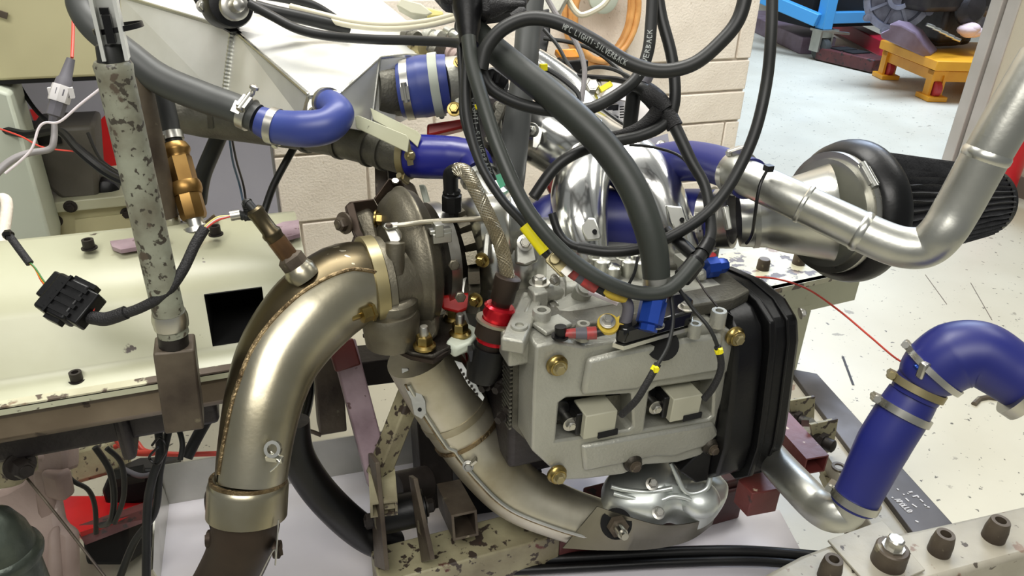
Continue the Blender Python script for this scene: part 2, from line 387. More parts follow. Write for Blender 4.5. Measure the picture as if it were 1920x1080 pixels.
# yellow trolley
near = Vz(1737, 186, 0); far = Vz(1653, 146, 0)
e1 = (far-near); L1 = e1.length; e1.normalize(); e2 = V((e1.y, -e1.x, 0)); W1 = .75
t = thing('trolley', 'low yellow steel trolley on red casters under the gearbox', 'trolley', near)
c = near+e1*L1/2+e2*W1/2
hp = .275
MB().box(c+EZ*hp-e1*.06-e2*.03, (L1+.16, W1+.1, .07), (e1, e2, EZ)).o('top_plate', 'yellow_paint', t, bev=.006)
mb = MB()
for s in (-1, 1): mb.box(c+EZ*(hp-.098)+e2*s*(W1/2-.02), (L1+.06, .05, .075), (e1, e2, EZ))
for s in (-1, 1): mb.box(c+EZ*(hp-.098)+e1*s*(L1/2+.0), (.05, W1-.09, .075), (e1, e2, EZ))
mb.o('frame', 'yellow_paint', t)
for i in (0, 1):
    for j in (0, 1):
        p = near+e1*L1*i+e2*(W1-.06)*j+e2*.03
        lg = MB().box(p+EZ*.125-e2*.045, (.08, .02, .19), (e1, e2, EZ)).box(p+EZ*.125+e2*.045, (.08, .02, .19), (e1, e2, EZ)).box(p+EZ*.205, (.09, .11, .03), (e1, e2, EZ)).o('leg', 'yellow_paint', t)
        MB().lathe(p+EZ*.085-e1*.03-e2*.025, e2, [(0, .05), (.006, .058), (.044, .058), (.05, .05)], 20).o('caster', 'caster_red', lg)
        MB().box(p+EZ*.02, (.19, .15, .036), (e1, e2, EZ)).o('foot_guard', 'yellow_paint', lg, bev=.004)
# gearbox and engine casting on the trolley
g = c+EZ*(hp+.04)+e1*.08+e2*.05
t = thing('gearbox', 'oily grey gearbox castings sitting on the yellow trolley', 'gearbox', g)
def G(x, y, lift=0): return Vy(x, y, c.y+.12+lift)
ax = (-e2*.55-e1*.25+EZ*.05).normalized()
ax = V((-.55, -.8, .1)).normalized()
mb = MB().lathe(G(1686, -4), ax, [(-.16, .20), (-.02, .245), (.0, .245), (0, .20), (-.03, .185), (-.03, .09), (.03, .085), (.03, .055), (.0, .05), (0, .0)], 36, cap=False); mb.o('bell_housing', 'grey_cast', t)
mb = MB()
for a in range(8):
    q = a*math.pi/4+.3; e = EZ*math.sin(q)+ax.cross(EZ).normalized()*math.cos(q)
    mb.bar(G(1686, -4)+ax*.0+e*.07, G(1686, -4)+ax*.0+e*.21, .02, .03, ax)
mb.o('rib_spokes', 'grey_cast', t)
for a in range(9):
    q = a*.7; e = EZ*math.sin(q)+ax.cross(EZ).normalized()*math.cos(q)
    MB().lathe(G(1686, -4)+e*.245-ax*.03, ax, [(0, .028), (.06, .028)], 10).o('lug', 'grey_cast', t)
P_ = [(1668, 44), (1690, 48), (1716, 62), (1732, 84), (1746, 100), (1742, 108), (1728, 106), (1652, 72), (1650, 62), (1668, 55)]
MB().slab([Vy(x, y, c.y-.16) for x, y in P_], (.22, .14, 0)).o('sump_guard', 'purple_steel', t, bev=.01)
mb = MB().box(G(1765, 50)+EZ*.05, (.30, .3, .30)); mb.box(G(1752, 76)+X3(.05, 0, .05), (.26, .24, .16)); mb.lathe(G(1790, 84)+EZ*.01, EZ, [(0, .1), (.14, .1), (.16, .07)], 20); mb.o('oily_casing', 'oily_cast', t, bev=.04)
mb = MB().box(G(1835, 10)+X3(0, .1, 0), (.5, .4, .46)); mb.box(G(1832, 8)-EY*.12, (.16, .1, .16)); mb.o('main_case', 'grey_cast', t, bev=.05)
mb = MB().box(G(1780, -30), (.9, .5, .34)); mb.lathe(G(1770, 10)-EY*.2, V((0, -1, .2)), [(0, .14), (.08, .13), (.1, .05)], 20); mb.o('upper_case', 'oily_cast', t, bev=.05)
mb = MB()
for i in range(5):
    mb.cyl(G(1672+i*12, 33+i*6)-EY*.33, G(1680+i*12, 37+i*6)-EY*.36, .013)
mb.o('pipe_fittings', 'zinc', t)
rg = MB()
for i in range(6): rg.ball(G(1750+i*2.4, 44+(i % 3)*3)-EY*.3+X3(0, 0, .01*(i % 2)), .05+.012*(i % 2), (1.2, 1, .7), 14)
tag(rg.o('rag', 'pale_rag'), 'crumpled pale rag tucked into the gearbox on the trolley', 'rag')
# blue bench
q = Vz(1531, 112, 0)
t = thing('bench_frame', 'blue steel bench frame on a caster in the far room', 'bench', q)
zt = 1.3
MB().box(q+EZ*(.62+.16), (.11, .11, 1.0)).o('leg', 'steel_blue', t, bev=.006)
a = q+EZ*.44
A = Vy(1455, 2, Vy(1536, 36, q.y).y+1.2); MB().bar(Vy(1534, 38, q.y-.0), Vy(1425, -8, q.y+.55), .09, .11).o('rail', 'steel_blue', t, bev=.006)
MB().bar(Vy(1552, 33, q.y), Vy(1680, 30, q.y+.25), .09, .10).o('rail', 'steel_blue', t, bev=.006)
MB().box(Vy(1600, 5, q.y+.45), (1.5, .6, .35)).o('under_shelf_black', 'black_void', t)  # black box filling the area below the bench shelf
MB().box(q+EZ*.27+X3(.02, 0, 0), (.2, .16, .02)).box(q+EZ*.18+X3(-.055, 0, 0), (.02, .12, .2)).box(q+EZ*.18+X3(.075, 0, 0), (.02, .12, .2)).bar(q+X3(.03, -.05, .26), q+X3(.2, -.12, .25), .05, .02).o('caster_fork', 'alu_tube', t)
MB().lathe(q+X3(-.03, -.02, .1), EX, [(0, .08), (.01, .1), (.07, .1), (.08, .08)], 24).o('caster_wheel', 'rubber_grey', t)
# steel sections lying on the far floor
def floorbeam(a, b2, wd, h, name, m, label, cat='steel beam', grp=None):
    A = Vz(*a, 0); B = Vz(*b2, 0); mb = MB().bar(A+EZ*h/2, B+EZ*h/2, wd, h)
    ob = mb.o(name, m, bev=.008); tag(ob, label, cat); return ob
floorbeam((1408, 46), (1530, 102), .34, .16, 'steel_channel', 'purple_steel', 'dull purple steel channel lying on the floor behind the bench caster')
mb = MB().tube_box(Vz(1469, 38, .16)+EZ*.06, Vz(1448, -14, .16)+EZ*.06, .12, .11, .012)
tag(mb.o('box_section', 'purple_steel'), 'short offcut of box section lying on the purple channel', 'steel tube')
t = thing('jack_leg', 'rusty flat steel leg on the floor between bench and trolley', 'steel leg', Vz(1600, 130, 0))
A = Vz(1545, 112, 0); B = Vz(1642, 138, 0); d_ = (B-A).normalized(); sd_ = d_.cross(EZ)
MB().slab([A+sd_*.12+EZ*.01, A-sd_*.22+EZ*.01, B-sd_*.15+EZ*.01, B+sd_*.06+EZ*.01], EZ*.11).o('beam', 'maroon', t, bev=.01)
for f in (.25, .5): MB().box(A.lerp(B, f)+EZ*.125-sd_*.05, (.13, .2, .012), (d_, sd_, EZ)).o('slot', 'black_void', t)
tag(MB().bar(Vz(1560, 40, .1), Vz(1665, 92, .1), .14, .14).o('jack_beam', 'jack_red', bev=.01), 'dark red beam on the floor beneath the gearbox', 'steel beam')
# ================================================================== left background
zb = Vy(90, 148, 1.75).z; xr = Vy(205, 140, 1.75).x
t = thing('control_cabinet', 'large olive cream steel cabinet hanging at top left', 'cabinet', (xr-.6, 1.9, zb))
MB().box((xr-.6, 1.9, zb+.4), (1.2, .3, .8)).o('body', 'olive_panel', t, bev=.006)
MB().box((xr-.6, 1.9, zb-.004), (1.2, .29, .008)).o('bottom_strip', 'black_void', t)  # black strip along the lower edge of the cabinet
MB().bar(Vy(-10, 22, 1.74), Vy(14, 30, 1.74), .006, .012).o('latch', 'brown_steel', t)
pg = [(-60, 150), (17, 176), (98, 456), (98, 520), (-60, 520)]
tag(MB().slab([Vy(x, y, 1.72) for x, y in pg], (0, .12, 0)).o('steel_upright', 'pale_green', bev=.006), 'broad pale green steel upright at the left edge behind the dyno cover', 'upright')
mb = MB().slab([Vy(x, y, 1.86) for x, y in [(52, 242), (176, 235), (186, 372), (117, 376), (62, 332), (48, 300)]], (0, .14, 0))
t = thing('motor_housing', 'dark grey steel motor housing standing on the cream cabinet', 'housing', Vy(120, 376, 1.93))
mb.o('case', 'dark_box', t, bev=.01)
MB().box(Vy(48, 250, 1.9), (.15, .1, .03)).o('lid', 'black_satin', t)
MB().lathe(Vy(203, 352, 1.92), V((0, -1, 0)), [(0, .03), (.04, .03), (.05, .015)], 16).o('plug', 'black_plastic', t)
t = thing('side_cabinet', 'small cream steel cabinet with recessed door behind the dyno cover', 'cabinet', Vy(170, 470, 1.85))
MB().slab([Vy(x, y, 1.86) for x, y in [(88, 398), (262, 382), (272, 470), (100, 480)]], (0, .2, 0)).o('body', 'olive_panel', t)
MB().slab([Vy(x, y, 1.835) for x, y in [(80, 382), (262, 364), (266, 384), (84, 402)]], (0, .24, 0)).o('top_rail', 'cream_paint', t, bev=.003)
MB().slab([Vy(x, y, 1.855) for x, y in [(140, 412), (262, 398), (272, 470), (146, 478)]], (0, .004, 0)).o('door', 'olive_panel', t)
for x, y, Y in ((132, 387, 1.835), (105, 414, 1.86), (238, 400, 1.86)): MB().bolt(Vy(x, y, Y), (0, -1, 0), .010).o('bolt', 'dark_steel', t)
tag(Path([(-25, 400, 1.25), (-8, 378, 1.24), (6, 372, 1.23), (13, 384, 1.22), (8, 430, 1.2), (-14, 560, 1.15)], 10).mesh(14).o('grab_rail', 'block_paint'), 'cream tubular grab rail at the far left edge', 'rail')
# ================================================================== dyno shaft cover
Yb = 1.0
x0 = -.85; x3 = Vz(563, 430, .85).x
prof = [(1.20, .70), (1.20, .80), (1.165, .838), (1.13, .848), (1.02, .822), (1.0, .806), (.985, .78), (.968, .722), (.962, .714), (.925, .708), (.925, .698), (.962, .70), (.975, .70)]
t = thing('dyno_cover', 'long cream green sheet steel cover with chipped paint over the dyno shaft', 'machine cover', (-.3, 1.08, .70))
xa = Vy(391, 600, .985).x; xb = Vy(500, 600, .985).x
zhi = Vy(430, 546, .990).z; zlo = Vy(430, 645, .97).z
mb = MB(); st = [x0, xa, xb, x3]
yhi = .99; ylo = .9705
pf = prof[:6]+[(yhi, zhi), (ylo, zlo)]+prof[7:]
for i in range(3):
    for k in range(len(pf)):
        k2 = (k+1) % len(pf)
        if i == 1 and k == 6: continue
        A, B = pf[k], pf[k2]
        mb.poly([(st[i], *A), (st[i+1], *A), (st[i+1], *B), (st[i], *B)], [(0, 1, 2, 3)])
mb.poly([(x0, *p) for p in pf], [tuple(range(len(pf)))]); mb.poly([(x3, *p) for p in pf], [tuple(range(len(pf)))])
bmesh.ops.remove_doubles(mb.bm, verts=mb.bm.verts, dist=1e-5)
mb.o('cover_sheet', 'cream_worn' if 0 else 'cream_paint', t, ang=50)
MB().box(((x0+x3)/2, .943, .7085), (x3-x0, .036, .004)).o('bottom_flange', 'cream_worn', t)
mb = MB().poly([(xa, 1.12, zlo-.02), (xb, 1.12, zlo-.02), (xb, 1.12, zhi+.02), (xa, 1.12, zhi+.02), (xa, .97, zlo), (xb, .97, zlo), (xb, .988, zhi), (xa, .988, zhi)], [(0, 1, 2, 3), (0, 4, 7, 3), (1, 5, 6, 2), (3, 2, 6, 7), (0, 1, 5, 4)])
mb.o('window_dark', 'black_void', t)  # black box behind the cutout, the shade inside put into its colour
for x, y, p_ in ((168, 464, Vz(168, 466, .845)), (405, 438, Vz(405, 440, .848)), (145, 712, Vz(145, 714, .711))):
    mb = MB().lathe(p_, EZ, [(0, .0105), (.002, .0105)], 18); mb.lathe(p_+EZ*.002, EZ, [(0, .0078), (.012, .0078), (.012, .0045), (.006, .004)], 18); mb.o('bolt', 'dark_steel', t)
for pts in ([(206, 452), (262, 444), (310, 441), (318, 450), (300, 458), (262, 462), (226, 468), (210, 462)], [(512, 424), (530, 416), (560, 412), (562, 438), (540, 444), (505, 440)]):
    MB().slab([Vz(x, y, .8465) for x, y in pts], (0, 0, -.006)).o('bare_patch', 'purple_paint', t)
# bed rail under the cover and gear case
tag(MB().box(((x0+.01)/2, 1.0, .668), (.01-x0, .12, .058)).o('bed_rail', 'rail_steel', bev=.014), 'brown steel bed rail running under the dyno cover', 'rail')
t = thing('gear_case', 'dark cast gear case hanging under the dyno bed rail', 'gear case', (-.4, 1.05, .5))
mb = MB().box((-.27, 1.07, .605), (.36, .14, .075)); mb.box((-.22, 1.06, .585), (.02, .15, .09)); mb.o('case', 'oily_cast', t, bev=.008)
for x in (18, 42): MB().bar(D(x-4, 778, 1.06), D(x+6, 885, 1.09), .024, .03).o('rib', 'cream_dirty', t, bev=.006)
MB().slab([D(x, y, 1.085) for x, y in [(-40, 775), (36, 785), (48, 880), (26, 915), (-40, 925)]], FW*.03).o('end_plate', 'cream_dirty', t, bev=.01)
MB().bolt(D(36, 872, 1.06), (.5, -.8, .1), .015, .02).o('bolt', 'dark_steel', t)
MB().bolt(D(278, 752, 1.1), (0, -1, 0), .008).bar(D(263, 750, 1.1), D(270, 795, 1.12), .008, .006).o('drain_bracket', 'brown_steel', t)
t = thing('cast_pedestal', 'pinkish painted cast iron pedestal at lower left', 'pedestal', D(90, 1160, 1.36))
mb = MB().slab([D(x, y, 1.26) for x, y in [(48, 870), (60, 850), (88, 842), (96, 900), (112, 985), (136, 1000), (140, 1180), (-60, 1180), (-60, 940), (10, 915), (36, 900)]], FW*.03); mb.o('casting', 'pink_cast', t, bev=.012)
MB().bar(D(78, 845, 1.25), D(98, 985, 1.28), .03, .03).o('rib', 'pink_cast', t, bev=.008)
mb = MB().bar(D(94, 860, 1.24), D(124, 850, 1.29), .05, .05); mb.bar(D(104, 880, 1.24), D(114, 930, 1.26), .04, .03); mb.o('clamp_lug', 'pink_cast', t, bev=.008)
MB().slab([D(x, y, 1.25) for x, y in [(84, 1000), (104, 985), (118, 1180), (86, 1180)]], FW*.02).o('foot_web', 'pink_cast', t, bev=.01)
p0 = D(10, 1052, 1.0)
t = thing('oil_filter', 'dark green domed canister in the lower left corner', 'canister', p0-EZ*.08)
MB().lathe(p0, EZ, [(-.085, .040), (.0, .040), (.004, .047), (.012, .049), (.020, .047), (.024, .042), (.05, .038), (.075, .028), (.088, .014), (.091, .0)], 36).o('dome', 'verdigris', t)
MB().lathe(p0, EZ, [(-.2, .036), (-.085, .038)], 24).o('housing', 'black_satin', t)
tag(Path([(45, 890, 1.12), (110, 970, 1.1), (180, 1060, 1.08), (220, 1110, 1.07)], 2.6).mesh(8).o('dipstick_rod', 'brown_steel'), 'thin straight rod crossing the pink pedestal', 'rod')
# red steel box with battery under the bed
t = thing('battery_tray', 'red painted steel tray holding a black battery under the dyno bed', 'tray', D(190, 1000, 1.52))
MB().slab([D(x, y, d) for x, y, d in [(100, 950, 1.5), (120, 930, 1.57), (292, 930, 1.6), (292, 952, 1.5), (150, 998, 1.42), (130, 985, 1.44)]], (0, 0, -.02)).o('tray_top', 'red_paint', t)
MB().slab([D(x, y, d) for x, y, d in [(146, 998, 1.425), (300, 944, 1.5), (300, 968, 1.5), (160, 1022, 1.425)]], (0, .02, 0)).o('tray_lip', 'maroon', t)
t = thing('battery', 'black battery box sitting in the red tray', 'battery', D(225, 930, 1.55))
MB().slab([D(x, y, 1.53) for x, y in [(188, 920), (205, 882), (294, 878), (294, 938), (200, 956)]], FW*.12).o('case', 'black_satin', t, bev=.008)
MB().box(D(240, 893, 1.5), (.06, .03, .02)).o('lid', 'black_plastic', t)
tag(MB().slab([D(x, y, 1.5) for x, y in [(150, 1005), (236, 975), (240, 1062), (160, 1062)]], FW*.2).o('pump_box', 'black_void', bev=.01), 'black box standing under the red tray', 'box')
tag(MB().slab([D(x, y, 1.58) for x, y in [(128, 848), (196, 830), (205, 890), (130, 912)]], FW*.1).o('solenoid_box', 'cream_dirty', bev=.008), 'small grey metal box behind the pedestal under the bed', 'box')
for P_, r, m, l in (([(110, 865, 1.35), (135, 900, 1.36), (165, 918, 1.38), (178, 950, 1.4), (180, 1000, 1.42)], 4.5, 'rubber', 'thin black cable dropping from the gear case onto the red tray'),
                   ([(178, 838, 1.3), (205, 880, 1.32), (214, 930, 1.34), (208, 975, 1.36), (190, 985, 1.38)], 6, 'rubber', 'black cable arching down beside the battery'),
                   ([(200, 840, 1.28), (228, 870, 1.3), (232, 930, 1.33), (215, 980, 1.36)], 5, 'rubber', 'second black cable arching down in front of the battery'),
                   ([(295, 790, 1.22), (300, 850, 1.22), (285, 900, 1.22), (276, 960, 1.23), (274, 1120, 1.24)], 8, 'rubber', 'black cable hanging straight down left of the aluminium tray'),
                   ([(318, 800, 1.24), (300, 880, 1.24), (290, 960, 1.25), (250, 1020, 1.27), (215, 1110, 1.28)], 7, 'rubber', 'black cable swinging down to the lower left beside the tray'),
                   ([(398, 770, 1.34), (372, 815, 1.33), (350, 858, 1.32)], 11, 'rubber', 'thick short black hose behind the downpipe'),
                   ([(300, 800, 1.2), (330, 800, 1.2), (342, 830, 1.2), (338, 862, 1.2)], 5, 'rubber', 'black cable looping beside the pipe bracket'),
                   ([(215, 838, 1.36), (250, 826, 1.36), (270, 845, 1.35), (300, 850, 1.34), (345, 852, 1.34), (420, 850, 1.36)], 5, 'red_wire', 'red battery cable running to the downpipe'),
                   ([(220, 826, 1.34), (240, 845, 1.33), (275, 850, 1.32), (300, 846, 1.31)], 6, 'red_wire', 'second red battery cable curling under the bed'),
                   ([(232, 880, 1.5), (262, 892, 1.48), (290, 888, 1.46)], 5, 'grey_boot', 'grey cable lying on the battery')):
    tag(Path(P_, r).mesh(10).o('cable', m), l, 'cable', None)
tag(Path([(285, 835, 1.18), (300, 820, 1.17), (312, 842, 1.17), (296, 870, 1.18), (280, 858, 1.18), (296, 838, 1.17)], 2.4).mesh(8).o('cable_tie', 'black_plastic'), 'black looped cable tie round the hanging cables', 'cable tie')
MBt = MB().box(D(252, 800, 1.2), (.035, .03, .012)); MBt.box(D(190, 812, 1.22), (.05, .03, .016)); tag(MBt.o('cable_connector', 'black_plastic', bev=.002), 'black cable connector hanging under the gear case', 'connector')
# ================================================================== posts
pb = D(334, 782, .945); pt = V((pb.x+.006, pb.y, 0))
px_, py_ = pb.x, pb.y
zA = Vy(330, 615, py_).z; zB = Vy(208, 118, py_).z
t = thing('support_post', 'mottled green painted steel post bracketed to the dyno bed', 'post', (px_, py_, pb.z))
PA = Vy(322, 612, py_); PB = Vy(212, 122, py_); AXP = (PB-PA).normalized(); LP = (PB-PA).length
MB().lathe(PA, AXP, [(-.01, .0178), (LP-.01, .0178), (LP+.0, .0188), (LP+.004, .0165)], 28).o('pipe', 'post_paint', t)
MB().lathe(PA, AXP, [(0, .0195), (.012, .0205), (.02, .019)], 28).o('collar', 'zinc', t)
z1 = Vy(325, 645, py_).z
MB().cyl(Vy(326, 646, py_), PA, .0172).o('socket', 'dark_steel', t)
MB().bar(Vy(347, 792, py_+.004), Vy(327, 643, py_+.004), .046, .042, EY).o('bracket', 'brown_steel', t, bev=.003)
MB().lathe(PB, AXP, [(-.004, .0165), (.006, .0135), (.018, .0125), (.02, .011)], 24).o('rubber_insert', 'rubber', t)
PC = Vy(217, 98, py_)
ch = MB().box(PC+X3(-.0095, -.008, .09), (.0035, .022, .19)).box(PC+X3(.0105, -.008, .09), (.0035, .022, .19)).box(PC+X3(0, .003, .09), (.023, .004, .19)).o('top_channel', 'alu_sheet', t)
MB().box(PC+X3(0, -.010, .024), (.0075, .012, .026)).o('channel_insert', 'black_plastic', ch)
tq = D(222, 52, .74)
tag(MB().ring(tq, V((-.15, .05, 1)), .022, .0236, .005, 30).box(D(196, 20, .72), (.008, .008, .006)).o('cable_tie', 'black_plastic'), 'black cable tie wrapped around the post top channel', 'cable tie')
pb2 = D(306, 410, 1.12)
t = thing('support_post', 'darker greasy steel post standing behind the green post', 'post', pb2-EZ*.07)
MB().cyl(pb2, pb2+EZ*.215, .0225, seg=24).o('pipe', 'brown_steel', t)
MB().lathe(pb2, EZ, [(-.02, .02), (-.003, .024), (.006, .024)], 24).o('collar', 'zinc', t)
MB().box(pb2-EZ*.045, (.05, .05, .06)).o('bracket', 'dark_steel', t, bev=.003)
# brass coupling and its hose
pth = Path([(305, 170, 1.12), (318, 225, 1.12), (326, 268, 1.12), (345, 330, 1.12), (360, 385, 1.12)], 16)
bt = pth.at(1)[0]
t = thing('brass_coupling', 'brass pipe coupling on a short black hose beside the posts', 'coupling', bt)
pth.seg(0, .45, 0).o('hose', 'rubber', t)
a, d_, r_ = pth.at(.46)
MB().ring(a-d_*.012, d_, .012, .0165, .012).box(a-d_*.012+X3(-.018, -.01, .002), (.018, .012, .01)).o('clamp', 'zinc', t)
L_ = (bt-a).length
MB().lathe(a, d_, [(0, .017), (.008, .021), (.012, .021), (.018, .018), (.022, .018)], 28).o('collar', 'brass', t)
MB().lathe(a, d_, [(.022, .0195), (.06, .0195)], 6).o('hex_body', 'brass', t)
MB().lathe(a, d_, [(.06, .021), (.066, .023), (.074, .023), (.08, .0205)], 28).o('collar', 'brass', t)
MB().lathe(a, d_, [(.08, .0195), (.112, .0195), (.118, .017)], 8).o('hex_body', 'brass', t)
mb = MB().lathe(a, d_, [(.118, .012), (.136, .012)], 20); mb.lathe(a, d_, [(.132, .022), (.14, .022)], 20); mb.bar(a+d_*.13+X3(.01, -.01, 0), a+d_*.118+X3(.032, -.012, .004), .014, .008); mb.o('wing_clamp', 'zinc', t)
# ================================================================== tray, stand, bench
tz = .25
t = thing('drip_tray', 'large folded aluminium drip tray under the engine', 'tray', (.3, .95, tz))
MB().slab([Vz(x, y, tz) for x, y in [(298, 1085), (312, 946), (1000, 830), (1461, 956), (1530, 1085), (1700, 1400), (250, 1400)]], (0, 0, -.004)).o('sheet', 'tray_inside', t)
k0 = Vz(314, 946, tz); k1 = Vz(1010, 828, tz); zt_ = .335
MB().slab([k0, k1, k1+X3(0, .012, .085), k0+X3(0, .012, .085)], (0, .003, 0)).o('back_wall', 'alu_tube', t)
k2 = Vz(297, 1090, tz)
MB().slab([k0, k2, k2+X3(-.006, 0, .03), k0+X3(-.006, 0, .085)], (.003, 0, 0)).o('side_wall', 'alu_bright', t)
# engine stand
t = thing('engine_stand', 'chipped and greasy steel engine stand of welded tube below the engine', 'stand', (.4, .9, .25))
yb_ = .87
bz = .335
A = Vz(700, 1050, bz); Bm = Vz(870, 1000, bz)
MB().bar(V((A.x, .862, bz-.04)), V((.42, .862, bz-.04)), .075, .08).o('front_beam', 'cream_dirty', t, bev=.003)
MB().bar(V((.42, .862, bz-.045)), V((.80, .862, bz-.045)), .073, .078).o('front_beam', 'maroon', t, bev=.003)
def plate(pts, d, th, name, m, lab=None):
    return MB().slab([D(x, y, d_) for x, y, d_ in pts], V((th, 0, 0))).o(name, m, t, label=lab, bev=.001)
plate([(690, 850, 1.19), (704, 868, 1.13), (722, 1070, 1.145), (702, 1062, 1.20)], 0, .007, 'mount_plate', 'brown_steel')
plate([(766, 892, 1.19), (775, 898, 1.145), (808, 1050, 1.155), (790, 1055, 1.20)], 0, .007, 'mount_plate', 'brown_steel')
b0 = D(705, 970, 1.21); b1 = D(795, 950, 1.23)
MB().cyl(b0, b1, .030, seg=28).o('rubber_bush', 'black_satin', t)
MB().bolt(D(702, 975, 1.2), (-1, 0, 0), .013, .012).o('pivot_bolt', 'dark_steel', t); MB().bolt(D(797, 950, 1.235), (1, 0, 0), .012, .012).o('pivot_bolt', 'dark_steel', t)
MB().tube_box(D(720, 955, 1.15), D(716, 893, 1.2), .036, .042, .004, EX).o('stub_tube', 'cream_dirty', t)
MB().slab([D(x, y, d) for x, y, d in [(702, 908, 1.175), (731, 905, 1.175), (741, 953, 1.15), (711, 957, 1.15)]], FW*.003).o('stub_face', 'cream_dirty', t)
MB().bar(D(708, 893, 1.19), D(782, 705, 1.17), .03, .03).o('brace', 'cream_dirty', t, bev=.003)
MB().bar(D(642, 640, 1.22), D(712, 905, 1.23), .034, .04, EX).o('leg', 'purple_paint', t, bev=.003)
MB().bar(D(637, 640, 1.215), D(652, 690, 1.217), .035, .041, EX).o('painted_end', 'red_oxide', t, bev=.003)
MB().bar(D(640, 690, 1.30), D(745, 678, 1.33), .06, .05).o('cross_beam', 'dark_steel', t, bev=.003)
MB().bar(D(610, 640, 1.33), D(622, 800, 1.40), .05, .05, EX).o('rear_leg', 'brown_steel', t, bev=.003)
MB().bar(D(800, 700, 1.35), D(815, 940, 1.38), .07, .06, EX).o('rear_leg', 'dark_steel', t, bev=.003)
MB().cyl(D(800, 905, 1.3), D(740, 918, 1.26), .03, seg=20).o('cross_tube', 'dark_steel', t)
MB().tube_box(D(872, 985, 1.19), D(842, 925, 1.3), .042, .045, .004).o('open_bracket', 'brown_steel', t)
MB().bar(D(850, 905, 1.42), D(1000, 895, 1.46), .08, .1).o('inner_beam', 'black_satin', t)
MB().bar(D(560, 700, 1.4), D(600, 655, 1.36), .03, .03).bolt(D(606, 664, 1.28), (-.8, -.5, 0), .01, .03).o('stud', 'zinc', t)
MB().bar(V((.50, .872, bz-.02)), V((.80, .872, bz-.02)), .075, .06).o('side_beam', 'maroon', t, bev=.004)
# red tubes on the right end of the stand
mb = MB().slab([Vz(x, y, .47) for x, y in [(1384, 898), (1411, 926), (1466, 916), (1438, 878)]], (0, 0, -.05)); mb.o('stub_tube', 'red_oxide', t, bev=.002, label='short red oxide square tube')
MB().tube_box(Vz(1529, 872, .45), Vz(1452, 786, .45), .044, .036, .003).o('stub_tube', 'red_oxide', t, label='long red oxide square tube with flaking paint')
# floor side beam of the bed
t = thing('side_beam', 'long dark steel bed beam along the right with chalk writing', 'steel beam', (1.02, .9, .3))
zs = .40
q = [Vz(1478, 690, zs), Vz(1532, 700, zs), Vz(1790, 985, zs), Vz(1712, 1000, zs)]
MB().slab(q, (0, 0, -.09)).o('flange', 'dark_plate', t, bev=.002)
MB().slab([Vz(x, y, zs-.01) for x, y in [(1445, 690), (1490, 690), (1722, 1000), (1650, 1010)]], (0, 0, -.05)).o('inner_angle', 'bench_paint', t, bev=.002)
mb = MB()
for (a, b_, c_, d_) in ((1682, 916, 1685, 919), (1693, 927, 1696, 927), (1704, 923, 1711, 922), (1711, 931, 1721, 929), (1721, 930, 1722, 933), (1698, 934, 1704, 940), (1725, 936, 1731, 941), (1710, 945, 1719, 951), (1733, 946, 1738, 951), (1735, 950, 1743, 951), (1672, 932, 1675, 934), (1703, 925, 1702, 926), (1716, 976, 1722, 979)):
    A = Vz(a, b_, zs+.0006); B = Vz(c_, d_, zs+.0006)
    if (B-A).length < .002: B = A+X3(.003, 0, 0)
    mb.bar(A, B, .0028, .0006)
# hand lettering, one word along the inner edge
o_ = Vz(1677, 937, zs+.0006); ux = (Vz(1704, 962, zs+.0006)-o_); vy_ = (Vz(1690, 934, zs+.0006)-o_)
word = 'APOLLO'
for i, chh in enumerate(word):
    for (a, b_, c_, d_) in STROKES[chh]:
        A = o_+ux*((i+a*.75)/len(word))+vy_*b_*.75; B = o_+ux*((i+c_*.75)/len(word))+vy_*d_*.75
        if (B-A).length > 1e-5: mb.bar(A, B, .0018, .0006)
mb.o('chalk_writing', 'chalk', t, smooth=False)
for pts in ([(1480, 752), (1529, 744), (1526, 800), (1490, 808)], [(1520, 797), (1572, 786), (1562, 846), (1532, 856)]):
    MB().slab([Vy(x, y, Vz(*pts[3], zs).y) for x, y in pts], (0, .006, 0)).o('lug_plate', 'cream_dirty', t, bev=.001)
for x, y, Y in ((1503, 790, Vz(1490, 808, zs).y-.02), (1550, 832, Vz(1532, 856, zs).y-.02)): MB().lathe(Vy(x, y, Y), V((.35, -.9, .1)), [(-.03, .012), (.012, .012), (.014, .009)], 16).lathe(Vy(x, y, Y), V((.35, -.9, .1)), [(-.012, .017), (-.004, .017)], 6).o('lug_bolt', 'dark_steel', t)
MB().lathe(Vy(1518, 795, Vz(1532, 856, zs).y+.03), V((.3, -.8, .5)), [(-.01, .012), (.006, .012), (.008, .009)], 6).o('lug_nut', 'zinc', t)
MB().ring(Vz(1573, 876, zs), EZ, .008, .013, .004, 20).o('hole_rim', 'brown_steel', t)
MB().slab([Vz(x, y, .36) for x, y in [(1540, 880), (1590, 862), (1700, 1010), (1600, 1010)]], (0, 0, -.02)).o('gusset', 'cream_dirty', t)
# cream bench beam, bottom right
zf = .45
t = thing('bench_beam', 'cream painted steel bed beam with studs crossing the bottom right corner', 'steel beam', (1.0, .5, .36))
MB().slab([Vz(x, y, zf) for x, y in [(1330, 1130), (1500, 1040), (1560, 1018), (1720, 992), (1960, 938), (1960, 1030), (1700, 1100), (1500, 1170)]], (0, 0, -.10)).o('beam', 'bench_paint', t, bev=.008)
MB().slab([Vz(x, y, zf+.006) for x, y in [(1552, 1012), (1655, 975), (1735, 1068), (1640, 1110)]], (0, 0, -.004)).o('cap_plate', 'bench_paint', t, bev=.001)
for x, y, r in ((1760, 1034, 20), (1862, 1008, 20), (1553, 1082, 20)):
    p_ = Vz(x, y, zf); r_ = r*dep(p_)/F
    MB().lathe(p_, EZ, [(0, r_*1.02), (.018, r_), (.034, r_*.85), (.036, r_*.8), (.036, r_*.48), (.02, r_*.45)], 26, cap=False).o('stud', 'brown_steel', t)
